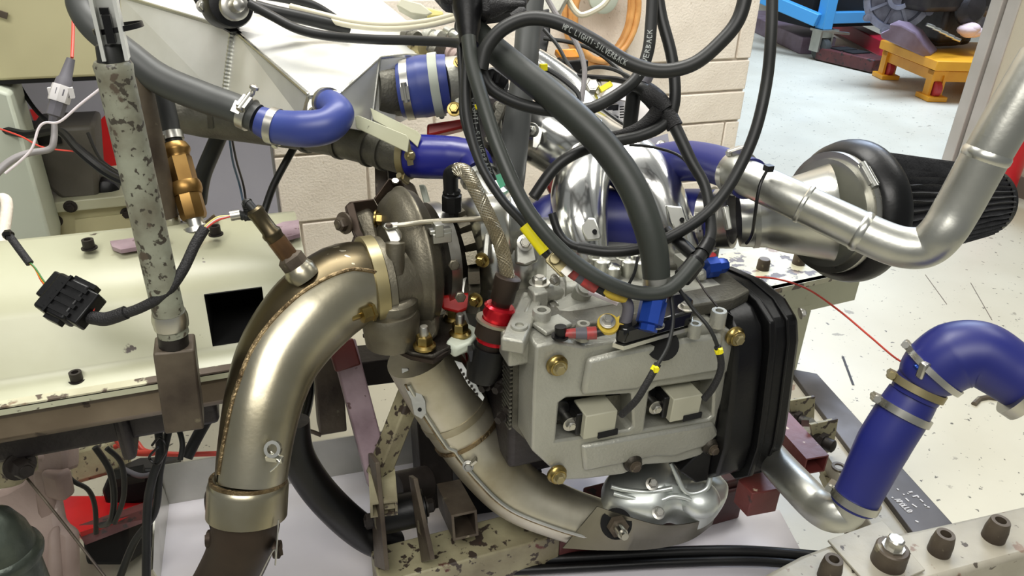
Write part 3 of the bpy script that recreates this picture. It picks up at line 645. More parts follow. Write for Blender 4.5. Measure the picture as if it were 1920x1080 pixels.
p_ = Vz(1663, 1058, zf+.002)
MB().lathe(p_, EZ, [(0, .024), (.032, .023), (.034, .021), (.034, .012)], 30).o('spacer', 'brown_steel', t)
MB().lathe(p_+EZ*.034, EZ, [(0, .016), (.003, .016), (.003, .012), (.016, .012), (.018, .010)], 8).o('bolt', 'zinc', t)
# cream pedestal behind the timing cover
zq = Vz(1430, 500, .62)
t = thing('bed_pedestal', 'cream painted steel pedestal block behind the black timing cover', 'pedestal', (1.05, 1.2, 0))
def pq(x, y): return Vz(x, y, .60)
top = [pq(1360, 540), pq(1350, 500), pq(1500, 452), pq(1625, 470), pq(1622, 508), pq(1560, 540)]
MB().slab([pq(1330, 520), pq(1340, 478), pq(1560, 448), pq(1630, 470), pq(1622, 505), pq(1440, 545)], (0, 0, -.012)).o('top_plate', 'cream_worn', t)
fa, fb = pq(1440, 544), pq(1618, 506)
MB().slab([fa, fb, fb-EZ*.075, fa-EZ*.075], (0, .012, 0)).o('apron', 'cream_paint', t)
fc = pq(1535, 524)
MB().slab([fa-EZ*.06, fc-EZ*.06, fc-EZ*.26, fa-EZ*.26], (0, .15, 0)).o('column', 'cream_paint', t)
for x, y in ((1430, 500), (1497, 490)):
    MB().lathe(pq(x, y+4), EZ, [(0, .014), (.02, .013), (.024, .011), (.024, .006)], 18).o('stud', 'brown_steel', t)
# ================================================================== engine
Y0 = .72
eng = thing('engine', 'grey cast flat engine with rectangular cam cover mounted on the stand', 'engine', (.5, 1.0, .5))
OUT = [(1005, 650), (1042, 640), (1094, 650), (1155, 640), (1294, 613), (1340, 606), (1386, 630), (1392, 668), (1362, 700), (1353, 772), (1366, 812), (1345, 846), (1270, 868), (1210, 872), (1168, 890), (1098, 899), (1058, 901), (997, 845), (1001, 723)]
P1 = [(1049, 755), (1060, 747), (1184, 739), (1187, 800), (1180, 806), (1042, 827)]
P2 = [(1218, 735), (1230, 727), (1339, 711), (1336, 780), (1328, 786), (1208, 806)]
def py(L_, Y): return [Vy(x, y, Y) for x, y in L_]
def grow(L_, k, cx=1185, cy=755): return [(cx+(x-cx)*k, cy+(y-cy)*k) for x, y in L_]
head = MB().slab([V((.345, Y0+.06, .60)), V((.345, Y0+.06, .80)), V((.40, Y0+.06, .812)), V((.635, Y0+.06, .806)), V((.645, Y0+.06, .58)), V((.40, Y0+.06, .57))], (0, .25, 0))
hd = head.o('cylinder_head', 'cast_alu', eng, bev=.008)
OUTb = [Vy(x, y, Y0)+X3(-.008 if x < 1185 else .004, .056, 0) for x, y in OUT]
MB().slab(OUTb, (0, .016, 0)).o('cover_gasket_flange', 'cast_alu_dark', eng)
mb = MB()
for k in range(24):
    p_ = OUTb[0].lerp(OUTb[-2], k/23)+X3(-.004, .012, 0)
    mb.box(p_, (.004, .03, .003))
mb.o('gasket_ridges', 'cast_alu_dark', eng, kind='stuff')
cov = MB().slab_holes(py(OUT, Y0), [py(P1, Y0), py(P2, Y0)], (0, .057, 0)).o('valve_cover', 'cast_alu', eng, bev=.006)
MB().slab(py([(1046, 752), (1187, 738), (1184, 808), (1040, 829)], Y0+.035), (0, .012, 0)).o('coil_pocket', 'cast_alu_dark', cov)
MB().slab(py([(1214, 730), (1342, 710), (1332, 788), (1206, 808)], Y0+.035), (0, .012, 0)).o('coil_pocket', 'cast_alu_dark', cov)
RZ = .010
MB().slab(py([(1104, 676), (1160, 662), (1300, 635), (1358, 628), (1352, 698), (1214, 722), (1196, 733), (1092, 744), (1096, 720)], Y0-RZ), (0, RZ+.002, 0)).o('raised_panel', 'cast_alu', cov, bev=.006)
MB().slab(py([(1092, 838), (1180, 822), (1340, 794), (1350, 815), (1325, 838), (1262, 858), (1225, 858), (1165, 872), (1096, 886)], Y0-RZ*.6), (0, RZ, 0)).o('raised_panel', 'cast_alu', cov, bev=.005)
MB().cyl(Vy(1242, 646, Y0-.012), Vy(1242, 646, Y0+.02), .022, seg=24).o('dark_recess', 'black_void', cov)
for x, y, m in ((1043, 683, 'gold_zinc'), (1043, 887, 'gold_zinc'), (1185, 866, 'cast_dark'), (1331, 835, 'cast_dark'), (1376, 629, 'gold_zinc')):
    p_ = Vy(x, y, Y0-.002)
    b_ = MB().lathe(p_, (0, -1, 0), [(0, .0145), (.004, .0145), (.006, .0125), (.010, .0115), (.011, .007)], 24).o('cover_bolt', m, cov)
    MB().hexb(p_-EY*.010, (0, -1, 0), .0072, .007).lathe(p_-EY*.010, (0, -1, 0), [(0, .0095), (.0015, .0095)], 18).o('bolt_head', 'brass_plate' if m == 'gold_zinc' else 'brown_steel', b_)
# coil packs
for i, (x, y) in enumerate(((1121, 793), (1281, 762))):
    p_ = Vy(x, y, Y0-.006)
    cp = MB().box(p_+X3(0, .012, .002), (.048, .040, .040), (V((1, 0, -.03)).normalized(), EY, V((.03, 0, 1)).normalized())).o('coil_pack', 'grey_box', eng, bev=.0015)
    MB().box(p_+X3(.012, -.009, -.0145), (.030, .003, .009)).o('connector_slot', 'black_void', cp)
    for k in range(3): pass
    MB().box(p_+X3(-.020, .02, .002), (.024, .036, .036)).lathe(p_+X3(-.048, .034, .012), (0, -1, 0), [(0, .018), (.008, .018)], 20).o('coil_boot', 'black_plastic', cp, bev=.002)
    MB().bolt(Vy(x-52, y+1, Y0+.006), (0, -1, 0), .0078, .006).cyl(Vy(x-52, y+1, Y0+.006), Vy(x-52, y+1, Y0+.006)+EY*.03, .0085).o('coil_bolt', 'zinc', cp)
# bosses on top of the head
zt0 = .803
def boss(x, y, r, h, m='cast_alu', z=None):
    p_ = Vz(x, y, z or zt0+h)
    MB().lathe(p_, EZ, [(-h-.008, r), (-.002, r), (0, r*.92), (0, r*.5), (-.012, r*.45)], 22, cap=False).o('boss', m, eng)
boss(974, 609, .0115, .014); boss(1016, 581, .0125, .02); boss(1094, 606, .009, .016); boss(1349, 582, .011, .016, z=.808); boss(1304, 606, .009, .012, z=.806)
MB().slab([V((a, b_, zt0+.003)) for a, b_ in [(.30, .80), (.335, .745), (.62, .745), (.66, .76), (.66, .95), (.40, 1.0), (.30, .95)]], (0, 0, -.02)).o('head_top', 'cast_alu_dark', eng, bev=.003)
MB().bar(Vz(960, 650, zt0), Vz(1000, 560, zt0+.004), .03, .02).bar(Vz(1000, 560, .812), Vz(985, 590, .812), .006, .01).o('head_rib', 'cast_alu', eng, bev=.003)
MB().box(Vz(975, 650, .79)+X3(0, .02, -.01), (.03, .04, .04)).o('head_lug', 'cast_alu', eng, bev=.004)
MB().bar(Vz(1010, 618, .808), Vz(1060, 600, .808), .03, .006).o('cast_pad', 'cast_alu', eng, bev=.002)
# black breather cover on the head
cb = [(1152, 642), (1163, 622), (1222, 606), (1232, 585), (1282, 575), (1296, 590), (1296, 612), (1240, 628), (1172, 648)]
zc_ = .800
mb = MB().slab([Vz(x, y, zc_) for x, y in cb], (0, 0, .024)); ccv = mb.o('breather_cover', 'black_gloss', eng, bev=.004)
MB().slab([Vz(x, y, zc_) for x, y in grow(cb, 1.04, 1228, 612)], (0, 0, -.006)).o('cover_gasket', 'alu_bright', eng)
for x, y in ((1230, 610), (1286, 578)): MB().bolt(Vz(x, y, zc_+.024), EZ, .0075, .006).o('cover_bolt', 'zinc', ccv)
# head side details (dark gap to the left of the cam cover)
MB().box((.36, .93, .66), (.10, .26, .26)).o('crankcase', 'oily_cast', eng, bev=.01)
MB().box((.50, 1.04, .48), (.34, .22, .2)).o('oil_pan', 'oily_cast', eng, bev=.02)
MB().box((.52, 1.10, .66), (.46, .3, .26)).o('engine_block', 'cast_alu_dark', eng, bev=.015)
for x, y in ((945, 715), (965, 752), (920, 712), (950, 770)):
    a = D(x, y, 1.06); MB().cyl(a+X3(-.012, -.012, 0), a+X3(.05, .03, 0), .0085).lathe(a+X3(-.012, -.012, 0), (-.8, -.6, 0), [(0, .006), (.01, .006)], 6).o('stud', 'dark_steel', eng)
# timing cover
def X_(x, y, X): p_ = Vx(x, y, X); return (p_.y, p_.z)
Xo, Xi = .716, .612
pf = [(.700, .745), (.694, .70), (.686, .64), (.680, .58), (.686, .52), (.712, .492), (.80, .49), (.92, .52), (.92, .75), (.87, .785), (.80, .797), (.745, .793), (.712, .776)]
tcv = MB().slab([V((Xi+.055, a, b_)) for a, b_ in pf], (Xo-Xi-.055, 0, 0)).o('timing_cover', 'black_satin', eng, bev=.008)
pf2 = [(a+(.008 if a < .72 else 0), b_-(.006 if b_ > .7 else 0)+(.004 if b_ < .53 else 0)) for a, b_ in pf]
MB().slab([V((Xi, a, b_)) for a, b_ in pf2], (.05, 0, 0)).o('inner_cover', 'black_plastic', tcv, bev=.006)
pf3 = [(a-(.004 if a < .72 else 0), b_+(.004 if b_ > .76 else 0)) for a, b_ in pf]
MB().slab([V((Xi+.048, a, b_)) for a, b_ in pf3], (.010, 0, 0)).o('joint_flange', 'black_satin', tcv, bev=.002)
MB().slab([V((Xi+.078, a-(.003 if a < .72 else 0), b_+(.003 if b_ > .76 else 0))) for a, b_ in pf], (.004, 0, 0)).o('rim', 'black_satin', tcv, bev=.001)
MB().slab([V((Xi-.022, .712, .50)), V((Xi-.0, .712, .50)), V((Xi, .725, .79)), V((Xi-.005, .725, .62)), V((Xi-.012, .72, .56)), V((Xi-.05, .72, .525))], (0, .06, 0)).o('backing_plate', 'black_plastic', tcv, bev=.003)
MB().slab([V((Xi-.06, .80, .797)), V((Xi, .76, .797)), V((Xi, .90, .797)), V((Xi-.07, .90, .79))], (0, 0, -.06)).o('upper_backing', 'black_plastic', tcv, bev=.008)
MB().bolt(Vx(1500, 588, Xo), (1, -.3, .2), .006).o('flange_bolt', 'zinc', tcv)
# pressed heat shield under the head
mb = MB()
Ys = .74
hs = [(1132, 908), (1140, 880), (1180, 870), (1265, 850), (1312, 848), (1340, 868), (1360, 895), (1373, 905), (1368, 935), (1345, 965), (1318, 979), (1298, 975), (1263, 958), (1246, 972), (1225, 977), (1190, 966), (1140, 958)]
hsd = [1.20, 1.24, 1.26, 1.27, 1.28, 1.29, 1.27, 1.24, 1.22, 1.21, 1.20, 1.20, 1.20, 1.18, 1.17, 1.17, 1.175]
outer = [D(x, y, d_) for (x, y), d_ in zip(hs, hsd)]
cen = D(1245, 905, 1.17)
inner = [cen.lerp(p_, .84)-FW*.010 for p_ in outer]; in2 = [cen.lerp(p_, .55)-FW*.012 for p_ in outer]; in3 = [cen.lerp(p_, .25)-FW*.002 for p_ in outer]
n = len(hs); vo = mb.verts(outer); vi = mb.verts(inner); v2 = mb.verts(in2); v3 = mb.verts(in3); vc = mb.verts([cen])[0]
vd = mb.verts([p_+X3(0, .01, -.03) for p_ in outer])
for i in range(n):
    j = (i+1) % n
    mb.face([vo[i], vo[j], vi[j], vi[i]]); mb.face([vi[i], vi[j], v2[j], v2[i]]); mb.face([v2[i], v2[j], v3[j], v3[i]]); mb.face([v3[i], v3[j], vc]); mb.face([vd[i], vd[j], vo[j], vo[i]])
hs_ = mb.o('heat_shield', 'pressed_alu', eng, ang=180, label='pressed bright aluminium heat shield')
for s_, pts in ((1, [(1150, 925), (1190, 935), (1235, 938), (1262, 930), (1290, 935), (1318, 950)]), (1, [(1258, 868), (1268, 890), (1282, 918), (1300, 925), (1325, 915), (1332, 890)]), (1, [(1146, 912), (1170, 918), (1215, 922), (1260, 915)])):
    MB().sweep(Path([(x, y, 1.168) for x, y in pts], 6).p, [.0042]*((len(pts)-1)*7+1), 10).o('pressed_bead', 'pressed_alu', hs_)
MB().ball(D(1310, 935, 1.19), .034, (1, 1, .8), 28).o('pressed_dome', 'pressed_alu', hs_, ang=180)
md = hs_.modifiers.new('Smooth', 'SUBSURF'); md.levels = 2; md.render_levels = 2
for x, y in ((1222, 908), (1234, 962)): MB().bolt(D(x, y, 1.15), (-.1, -.5, .8), .007, .009).o('shield_bolt', 'zinc', hs_)
# steel guard below the shield
t = thing('steel_guard', 'curved bare sheet steel guard hanging below the bright heat shield', 'guard', D(1200, 1000, 1.2))
mb = MB()
ga = [(1120, 950, 1.165), (1165, 965, 1.16), (1240, 985, 1.17), (1310, 978, 1.2), (1345, 955, 1.23)]
gb = [(1055, 1028, 1.19), (1130, 1032, 1.19), (1220, 1030, 1.205), (1290, 1015, 1.24), (1335, 985, 1.28)]
pa = Path(ga, 1).p; pb_ = Path(gb, 1).p
for i in range(len(pa)-1): mb.poly([pa[i], pa[i+1], pb_[i+1], pb_[i], pa[i]+FW*.004, pa[i+1]+FW*.004, pb_[i+1]+FW*.004, pb_[i]+FW*.004], [(0, 1, 2, 3), (7, 6, 5, 4), (0, 4, 5, 1), (3, 2, 6, 7)])
bmesh.ops.remove_doubles(mb.bm, verts=mb.bm.verts, dist=1e-5)
mb.o('sheet', 'guard_steel', t, ang=60)
p_ = D(1158, 988, 1.15)
MB().lathe(p_+FW*.016, -FW, [(0, .025), (.002, .025)], 24).o('hole', 'black_void', t)
ax_ = (-FW+RT*.3-UP*.3).normalized()
MB().lathe(p_+FW*.012, ax_, [(0, .017), (.011, .017)], 6).o('nut', 'shrink_red' if 0 else 'brown_steel', t)
MB().lathe(p_+FW*.005, ax_, [(0, .0085), (.022, .0085), (.022, .006), (.03, .006)], 16).o('stud', 'zinc', t)
# ================================================================== exhaust up pipe
t = thing('exhaust_header', 'heat stained steel exhaust up pipe sweeping under the engine', 'exhaust pipe', D(850, 800, 1.25))
ph = Path([(786, 662, 1.10, 66), (826, 730, 1.14, 68), (866, 795, 1.17, 65), (912, 862, 1.19, 60), (970, 922, 1.21, 55), (1050, 960, 1.22, 50), (1130, 985, 1.23, 46)])
ph.mesh(28).o('shield_pipe', 'header_steel', t)
mb = MB(); mb2 = MB()
q = [ph.surf(i/40, .72 if i < 14 else .58, .001)[0] for i in range(1, 40)]
mb.sweep(q, [.0034]*len(q), 8).o('seam', 'alu_tube', t)  # real seam in brighter metal, its highlight put into the colour
q = [ph.surf(i/40, .84 if i < 14 else .68, .0)[0] for i in range(1, 40)]
MB().sweep(q, [.002]*len(q), 8).o('seam', 'weld', t)
p0_, d0_, r0_ = ph.at(.27); MB().ring(p0_, d0_, r0_*.95, r0_+.0015, .012, 32).o('band', 'header_steel', t)
p0_, d0_, r0_ = ph.at(.36); MB().ring(p0_, d0_, r0_*.95, r0_+.003, .006, 32).o('band', 'weld', t)
MB().slab([D(x, y, 1.075) for x, y in [(752, 690), (765, 690), (798, 752), (800, 775), (790, 786), (776, 778), (770, 750), (756, 722)]], FW*.004).o('tab', 'alu_tube', t, bev=.001)
MB().lathe(D(787, 768, 1.074), -FW, [(0, .003), (.0006, .003)], 10).o('tab_hole', 'black_void', t)
MB().slab([D(x, y, 1.06) for x, y in [(852, 676), (866, 680), (908, 745), (905, 752), (878, 722)]], FW*.004).o('label_plate', 'alu_sheet', t)
qd = MB()
for i in range(7): qd.box(D(864+i*5, 694+i*7.5, 1.058), (.003, .002, .004))
qd.o('stamped_marks', 'dark_steel', t)
a = ph.at(.47)[0]; sp = ph.surf(.42, .5, .004)[0]
MB().bolt(sp, -FW, .006).bar(sp, sp+X3(.012, -.004, .014), .010, .004).o('seam_clip', 'zinc', t)
# flange plate under the turbo
t = thing('turbocharger', 'large cast turbocharger with grey turbine housing beside the engine', 'turbocharger', D(810, 640, 1.02))
fl = [(680, 618, 1.06), (735, 604, 1.09), (800, 596, 1.13), (862, 582, 1.13), (884, 590, 1.10), (880, 612, 1.06), (842, 650, 1.0), (812, 668, .99), (770, 660, .99)]
MB().slab([D(*p_) for p_ in fl], (0, 0, -.012)).o('base_flange', 'cast_dark', t, bev=.003)
MB().slab([D(x, y+8, d_) for x, y, d_ in fl], (0, 0, -.006)).o('gasket', 'burnt_pipe', t)
MB().slab([D(*p_) for p_ in [(835, 640, 1.01), (872, 600, 1.05), (905, 620, 1.05), (882, 640, 1.0), (852, 655, 1.0)]], (0, 0, -.016)).o('bracket_plate', 'pale_green', t, bev=.004)
for x, y, d_ in ((796, 642, .995), (850, 590, 1.09), (863, 618, 1.03)):
    p_ = D(x, y+8, d_)
    nb = MB().lathe(p_, EZ, [(0, .0155), (.003, .0155), (.006, .012)], 20).lathe(p_+EZ*.005, EZ, [(0, .0115), (.011, .0115), (.013, .010)], 6).o('flange_nut', 'gold_zinc', t)
    MB().lathe(p_+EZ*.018, EZ, [(0, .0062), (.012, .0062), (.014, .005)], 14).o('stud', 'zinc', nb)
# turbine volute
ct = D(764, 490, 1.085)
AXT = V((1, .10, -.02)).normalized()
R = .108
mb = MB().lathe(ct, AXT, [(-.030, .03), (-.030, .06), (-.028, .080), (-.022, .094), (-.010, .104), (-.002, .107), (0, .110), (.003, .110), (.005, .107), (.016, .102), (.023, .090), (.027, .07), (.030, .05), (.046, .04)], 56)
mb.o('turbine_housing', 'cast_iron', t, ang=60)
mb = MB().slab([D(728, 600, 1.06), D(732, 640, 1.06), D(800, 648, 1.0), D(834, 630, 1.02), D(826, 560, 1.05), D(760, 560, 1.05)], (0, .05, 0)); mb.o('housing_foot', 'cast_iron', t, bev=.015)
# wastegate side housing
mb = MB().lathe(D(738, 590, 1.01), EZ, [(-.045, .030), (-.035, .034), (.025, .034), (.030, .032)], 28); mb.box(D(722, 560, 1.04), (.06, .07, .10)); mb.o('wastegate_housing', 'cast_iron', t, bev=.010)
MB().lathe(D(735, 640, 1.02)+EZ*.02, EZ, [(-.02, .036), (.02, .040), (.03, .036)], 28).o('housing_step', 'cast_iron', t)
MB().cyl(D(741, 512, .985), D(741, 455, .975), .0125, seg=22).o('wastegate_shaft', 'cast_iron', t)
MB().slab([D(x, y, .985) for x, y in [(720, 430), (738, 424), (752, 445), (752, 452), (742, 458), (731, 456)]], X3(.004, .008, .002)).o('wastegate_lever', 'zinc', t, bev=.003)
rod = Path([(722, 425, .98), (760, 421, .98), (800, 416, .99), (850, 413, 1.0), (905, 410, 1.01)], 5)
ro = rod.mesh(12).o('actuator_rod', 'header_steel', t)
MB().slab([D(x, y, .976) for x, y in [(716, 424), (722, 418), (745, 416), (752, 420), (745, 428), (724, 432)]], X3(.001, .005, -.003)).o('rod_end', 'alu_tube', ro, bev=.002)
MB().lathe(D(729, 424, .972), EZ, [(0, .005), (.003, .004)], 12).o('rod_pin', 'brown_steel', ro)
# outlet flange to the downpipe
flp = [(686, 462), (688, 455), (712, 448), (724, 458), (736, 560), (738, 600), (728, 625), (712, 628), (700, 600), (690, 520)]
MB().lathe(D(684, 535, 1.012), AXT, [(0, .062), (.001, .067), (.017, .067), (.018, .062)], 48).o('outlet_flange', 'brass_plate', t, ang=50)
MB().lathe(D(684, 535, 1.012)+AXT*.0175, AXT, [(0, .060), (.001, .064), (.010, .064), (.014, .055), (.05, .05)], 48).o('outlet_face', 'cast_iron', t, ang=50)
for x, y, d_ in ((684, 588, .952),): 
    MB().lathe(D(x, y, d_), (-.9, -.35, 0), [(-.012, .0135), (-.008, .0135), (-.008, .0115), (.006, .0115), (.007, .008)], 6).lathe(D(x-6, y, d_), (-.9, -.35, 0), [(0, .006), (.016, .006)], 12).o('flange_nut', 'gold_zinc', t)
MB().slab([D(x, y, 1.09) for x, y in [(664, 402), (690, 392), (700, 405), (708, 440), (714, 470), (690, 470)]], X3(.006, .02, 0)).o('upper_ear', 'cast_iron', t, bev=.004)
MB().bolt(D(704, 410, 1.07), (.9, -.4, 0), .009, .010).o('ear_bolt', 'gold_zinc', t)
# clamp and bearing housing
cc = ct+AXT*.05
MB().ring(ct+AXT*.046, AXT, .05, .082, .016, 44).o('v_band', 'zinc', t)
MB().box(D(826, 442, 1.0), (.026, .02, .014)).box(D(825, 432, .995), (.03, .012, .006)).box(D(822, 430, .99), (.012, .014, .018)).o('band_lock', 'alu_tube', t, bev=.001)
MB().lathe(ct, AXT, [(.03, .062), (.075, .058), (.085, .052), (.135, .052), (.14, .07)], 32).o('bearing_housing', 'cast_dark', t, ang=60)
for x, y in ((850, 495), (862, 555)): MB().bolt(D(x, y, 1.02), (-.1, -1, .2), .008, .006, washer=False).o('plug', 'cast_iron', t)
# compressor backplate fins and cover
cc = D(905, 485, 1.12)
for i in range(9):
    a = -1.1+i*.33; e = (EZ*math.cos(a*1.0+.5)-EY*math.sin(a+.5))
    MB().bar(cc-AXT*.03+e*.05, cc-AXT*.042+e*.086, .018, .016, AXT).o('fin', 'cast_iron', t)
MB().lathe(cc, AXT, [(-.03, .05), (-.026, .086), (-.016, .094), (-.004, .094), (-.002, .088), (.004, .088), (.012, .098), (.03, .104), (.05, .10), (.064, .085), (.072, .062), (.078, .05), (.12, .05)], 44).o('compressor_housing', 'alu_bright', t, ang=60)
for x, y, m in ((905, 487, 'gold_zinc'), (893, 562, 'gold_zinc')):
    MB().bolt(D(x, y, 1.02), (-.7, -.7, 0), .0075, .008).o('backplate_bolt', m, t)
MB().slab([D(x, y, 1.02) for x, y in [(908, 440), (920, 436), (916, 490), (908, 500), (904, 480)]], X3(.01, .02, 0)).o('bracket_arm', 'alu_tube', t, bev=.002)
# compressor outlet neck and cap
nk = Path([(890, 318, 1.10, 30), (915, 360, 1.09, 33), (940, 400, 1.09, 40), (955, 425, 1.09, 44)])
nk.mesh(26).o('outlet_neck', 'alu_bright', t)
p0_, d0_, r0_ = nk.at(.12); MB().ring(p0_, d0_, r0_*.9, r0_+.004, .008, 30).o('neck_bead', 'alu_bright', t)
MB().lathe(D(950, 420, 1.06), V((.85, -.42, .1)), [(-.03, .044), (.0, .046), (.004, .049), (.010, .049), (.012, .045), (.024, .042), (.034, .03), (.036, 0)], 40).o('port_cap', 'alu_bright', t, ang=50)
MB().slab([D(x, y, 1.03) for x, y in [(965, 450), (1000, 440), (1010, 490), (985, 500), (965, 495)]], FW*.03).o('flange_lug', 'alu_tube', t, bev=.004)
MB().bolt(D(985, 455, 1.01), -FW, .008, .006).o('lug_bolt', 'zinc', t)
MB().lathe(D(925, 560, 1.12), V((.4, -.6, .3)), [(-.03, .07), (.0, .072), (.004, .068)], 32).o('lower_scroll', 'alu_tube', t)
MB().slab([D(x, y, 1.06) for x, y in [(825, 555), (885, 548), (890, 575), (860, 588), (828, 580)]], FW*.05).o('gasket_strip', 'red_plastic', t, bev=.004)
# bracket strap above the flange
t = thing('heat_bracket', 'dark bent steel bracket bolted above the downpipe flange', 'bracket', D(690, 400, 1.08))
def strip(pts, wv, th, name, m, par):
    mb = MB(); P_ = [V(p) for p in pts]; wv = V(wv)
    for i in range(len(P_)-1):
        a, b_ = P_[i], P_[i+1]; n_ = (b_-a).cross(wv).normalized()*th
        mb.poly([a, b_, b_+wv, a+wv, a+n_, b_+n_, b_+wv+n_, a+wv+n_], [(0, 1, 2, 3), (7, 6, 5, 4), (0, 4, 5, 1), (3, 2, 6, 7), (0, 3, 7, 4), (1, 5, 6, 2)])
    return mb.o(name, m, par, bev=.001)
strip([D(x, y, d_) for x, y, d_ in [(752, 336, 1.1), (728, 334, 1.1), (700, 372, 1.09), (655, 378, 1.08), (646, 388, 1.075), (650, 412, 1.07), (668, 455, 1.04)]], D(690, 400, 1.12)-D(676, 376, 1.1), .003, 'strap', 'burnt_pipe', t)
MB().slab([D(x, y, 1.055) for x, y in [(648, 385), (662, 378), (676, 430), (688, 452), (684, 458), (662, 458), (664, 505), (660, 470), (658, 455), (664, 440)]], FW*.004).o('leg', 'burnt_pipe', t, bev=.001)
MB().slab([D(x, y, 1.0) for x, y in [(662, 460), (686, 452), (688, 500), (682, 504), (668, 505)]], FW*.02).o('clip', 'burnt_pipe', t, bev=.002)
MB().bolt(D(647, 418, 1.05), (-.8, -.5, .1), .011, .010).o('bolt', 'brown_steel', t)
MB().lathe(D(741, 341, 1.095), V((0, -.4, .9)), [(0, .005), (.003, .005)], 12).o('rivet', 'zinc', t)
# ================================================================== downpipe
t = thing('downpipe', 'large gold tinted stainless steel downpipe elbow with welded seam', 'exhaust pipe', D(465, 950, .9))
dp = Path([(684, 534, 1.008, 80), (640, 543, .985, 83), (582, 590, .96, 84), (528, 662, .935, 78), (498, 742, .915, 71), (482, 822, .905, 67), (471, 905, .90, 64)], n=10)
dp.mesh(44).o('elbow', 'stainless', t)
def sa(tt): return .22+.95*max(0, tt-.03)
q = [dp.surf(.01+.95*i/50, sa(.01+.95*i/50), .0)[0] for i in range(51)]
MB().sweep(q, [.0028]*51, 8).o('weld_seam', 'weld', t)
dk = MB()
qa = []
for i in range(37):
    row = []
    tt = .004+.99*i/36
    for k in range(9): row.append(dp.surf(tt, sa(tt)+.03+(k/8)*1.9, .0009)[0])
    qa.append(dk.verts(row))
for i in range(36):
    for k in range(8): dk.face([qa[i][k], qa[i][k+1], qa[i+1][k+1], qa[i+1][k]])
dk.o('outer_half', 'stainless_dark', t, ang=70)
p0_, d0_, r0_ = dp.at(1)
cl = D(466, 905, .9)
dd = (D(463, 965, .905)-cl)
MB().lathe(cl, dd, [(-.006, .0415), (-.002, .046), (.004, .0475), (dd.length, .0475), (dd.length+.001, .0455), (dd.length, .043)], 44).o('slip_collar', 'stainless', t)
MB().ring(cl+dd.normalized()*-.003, dd, .041, .0455, .007, 44).o('collar_weld', 'weld', t)
sq = dp.surf(.9, .40, 0)
e = MB().ring(D(512, 842, .858), sq[1], .006, .010, .006, 20); e.bar(D(500, 858, .862), D(530, 862, .858), .006, .006); e.bar(D(506, 850, .862), D(526, 866, .856), .004, .004); e.o('spring_hook', 'alu_bright', t)
MB().sweep(Path([(525, 860, .855), (520, 872, .856), (507, 884, .858)], 2).p, [.0012]*15, 6).o('wire_twist', 'alu_bright', t)
sb = dp.surf(.235, -.62, 0)
bp_, bn = D(560, 505, .925), (D(500, 425, .90)-D(560, 505, .925)).normalized()
MB().lathe(bp_, bn, [(-.014, .020), (-.001, .020), (.002, .018), (.006, .0165), (.006, .011)], 28).o('sensor_bung', 'stainless', t)
# lambda sensor with lead
t = thing('lambda_sensor', 'exhaust oxygen sensor with sleeved lead screwed into the downpipe', 'sensor', bp_)
MB().lathe(bp_, bn, [(.004, .016), (.008, .0165), (.018, .0165), (.022, .012)], 6).o('hex_nut', 'brown_steel', t)
MB().lathe(bp_, bn, [(.018, .0112), (.05, .0112), (.053, .0122), (.057, .0122), (.06, .0100), (.082, .0100), (.086, .0108), (.089, .0108), (.092, .008)], 24).o('shell', 'stainless_dark', t)
MB().lathe(bp_, bn, [(.020, .0116), (.046, .0116)], 24).o('heat_stain_band', 'heat_stain', t)
e = bp_+bn*.09
def onD(p_):
    z = dep(p_); v = p_-CP; return (960+F*v.dot(RT)/z, 540-F*v.dot(UP)/z, z)
sx, sy, sz = onD(e)
bo = Path([(sx, sy, sz), (sx-14, sy-14, sz), (468, 405, .90), (448, 402, .895)], 8)
cg = bo.mesh(16).o('boot', 'rubber', t)
mb = MB()
for i in range(9):
    a = bo.at(.25+.08*i); mb.ring(a[0], a[1], a[2]*.9, a[2]*1.18, .002, 18)
mb.o('boot_ribs', 'rubber', cg)
MB().cyl(D(450, 402, .895), D(432, 405, .892), .0062, seg=16).o('crimp', 'zinc', t)
for i, (m, o_) in enumerate((('yellow_wire', -2), ('white_wire', 0), ('red_wire', 3))):
    Path([(434, 405, .89), (410, 409+o_, .885), (392, 420+o_, .88), (380, 432+o_, .875)], 2.2).mesh(8).o('lead_wire', m, t)
Path([(384, 428, .88), (366, 458, .872), (342, 508, .862), (310, 550, .855), (262, 578, .852), (218, 592, .853), (190, 600, .856), (172, 598, .858)], 10).mesh(14).o('sleeved_lead', 'sleeve', t)
mb = MB().sweep(Path([(236, 586, .851), (200, 598, .853), (176, 596, .856), (160, 592, .858)], 13).p, [.008]*22, 12); mb.o('lead_boot', 'sleeve', t)
# black multi pin connector
cc = D(130, 565, .86); a1 = (D(175, 590, .86)-D(85, 545, .87)).normalized(); nr = (-FW+UP*.5).normalized(); a2 = nr.cross(a1).normalized(); nr = a1.cross(a2)
t = thing('wiring_connector', 'black multi pin wiring connector lying on the dyno cover', 'connector', cc)
MB().box(cc-a1*.004, (.042, .048, .026), (a1, a2, nr)).o('shell', 'black_plastic', t, bev=.003)
MB().box(cc+a1*.022, (.02, .042, .022), (a1, a2, nr)).o('plug', 'black_plastic', t, bev=.002)
MB().box(cc-a1*.026+a2*.006, (.016, .034, .020), (a1, a2, nr)).o('socket', 'black_plastic', t, bev=.002)
mb = MB()
for k in range(4): mb.box(cc+a2*(-.016+.0105*k)+nr*.013+a1*.004, (.034, .005, .005), (a1, a2, nr))
mb.box(cc-a1*.008+nr*.013, (.003, .05, .006), (a1, a2, nr)); mb.box(cc+a1*.004+a2*.026, (.03, .006, .012), (a1, a2, nr)); mb.box(cc-a1*.0+a2*-.026, (.02, .006, .012), (a1, a2, nr)); mb.o('latch_ribs', 'black_plastic', t)
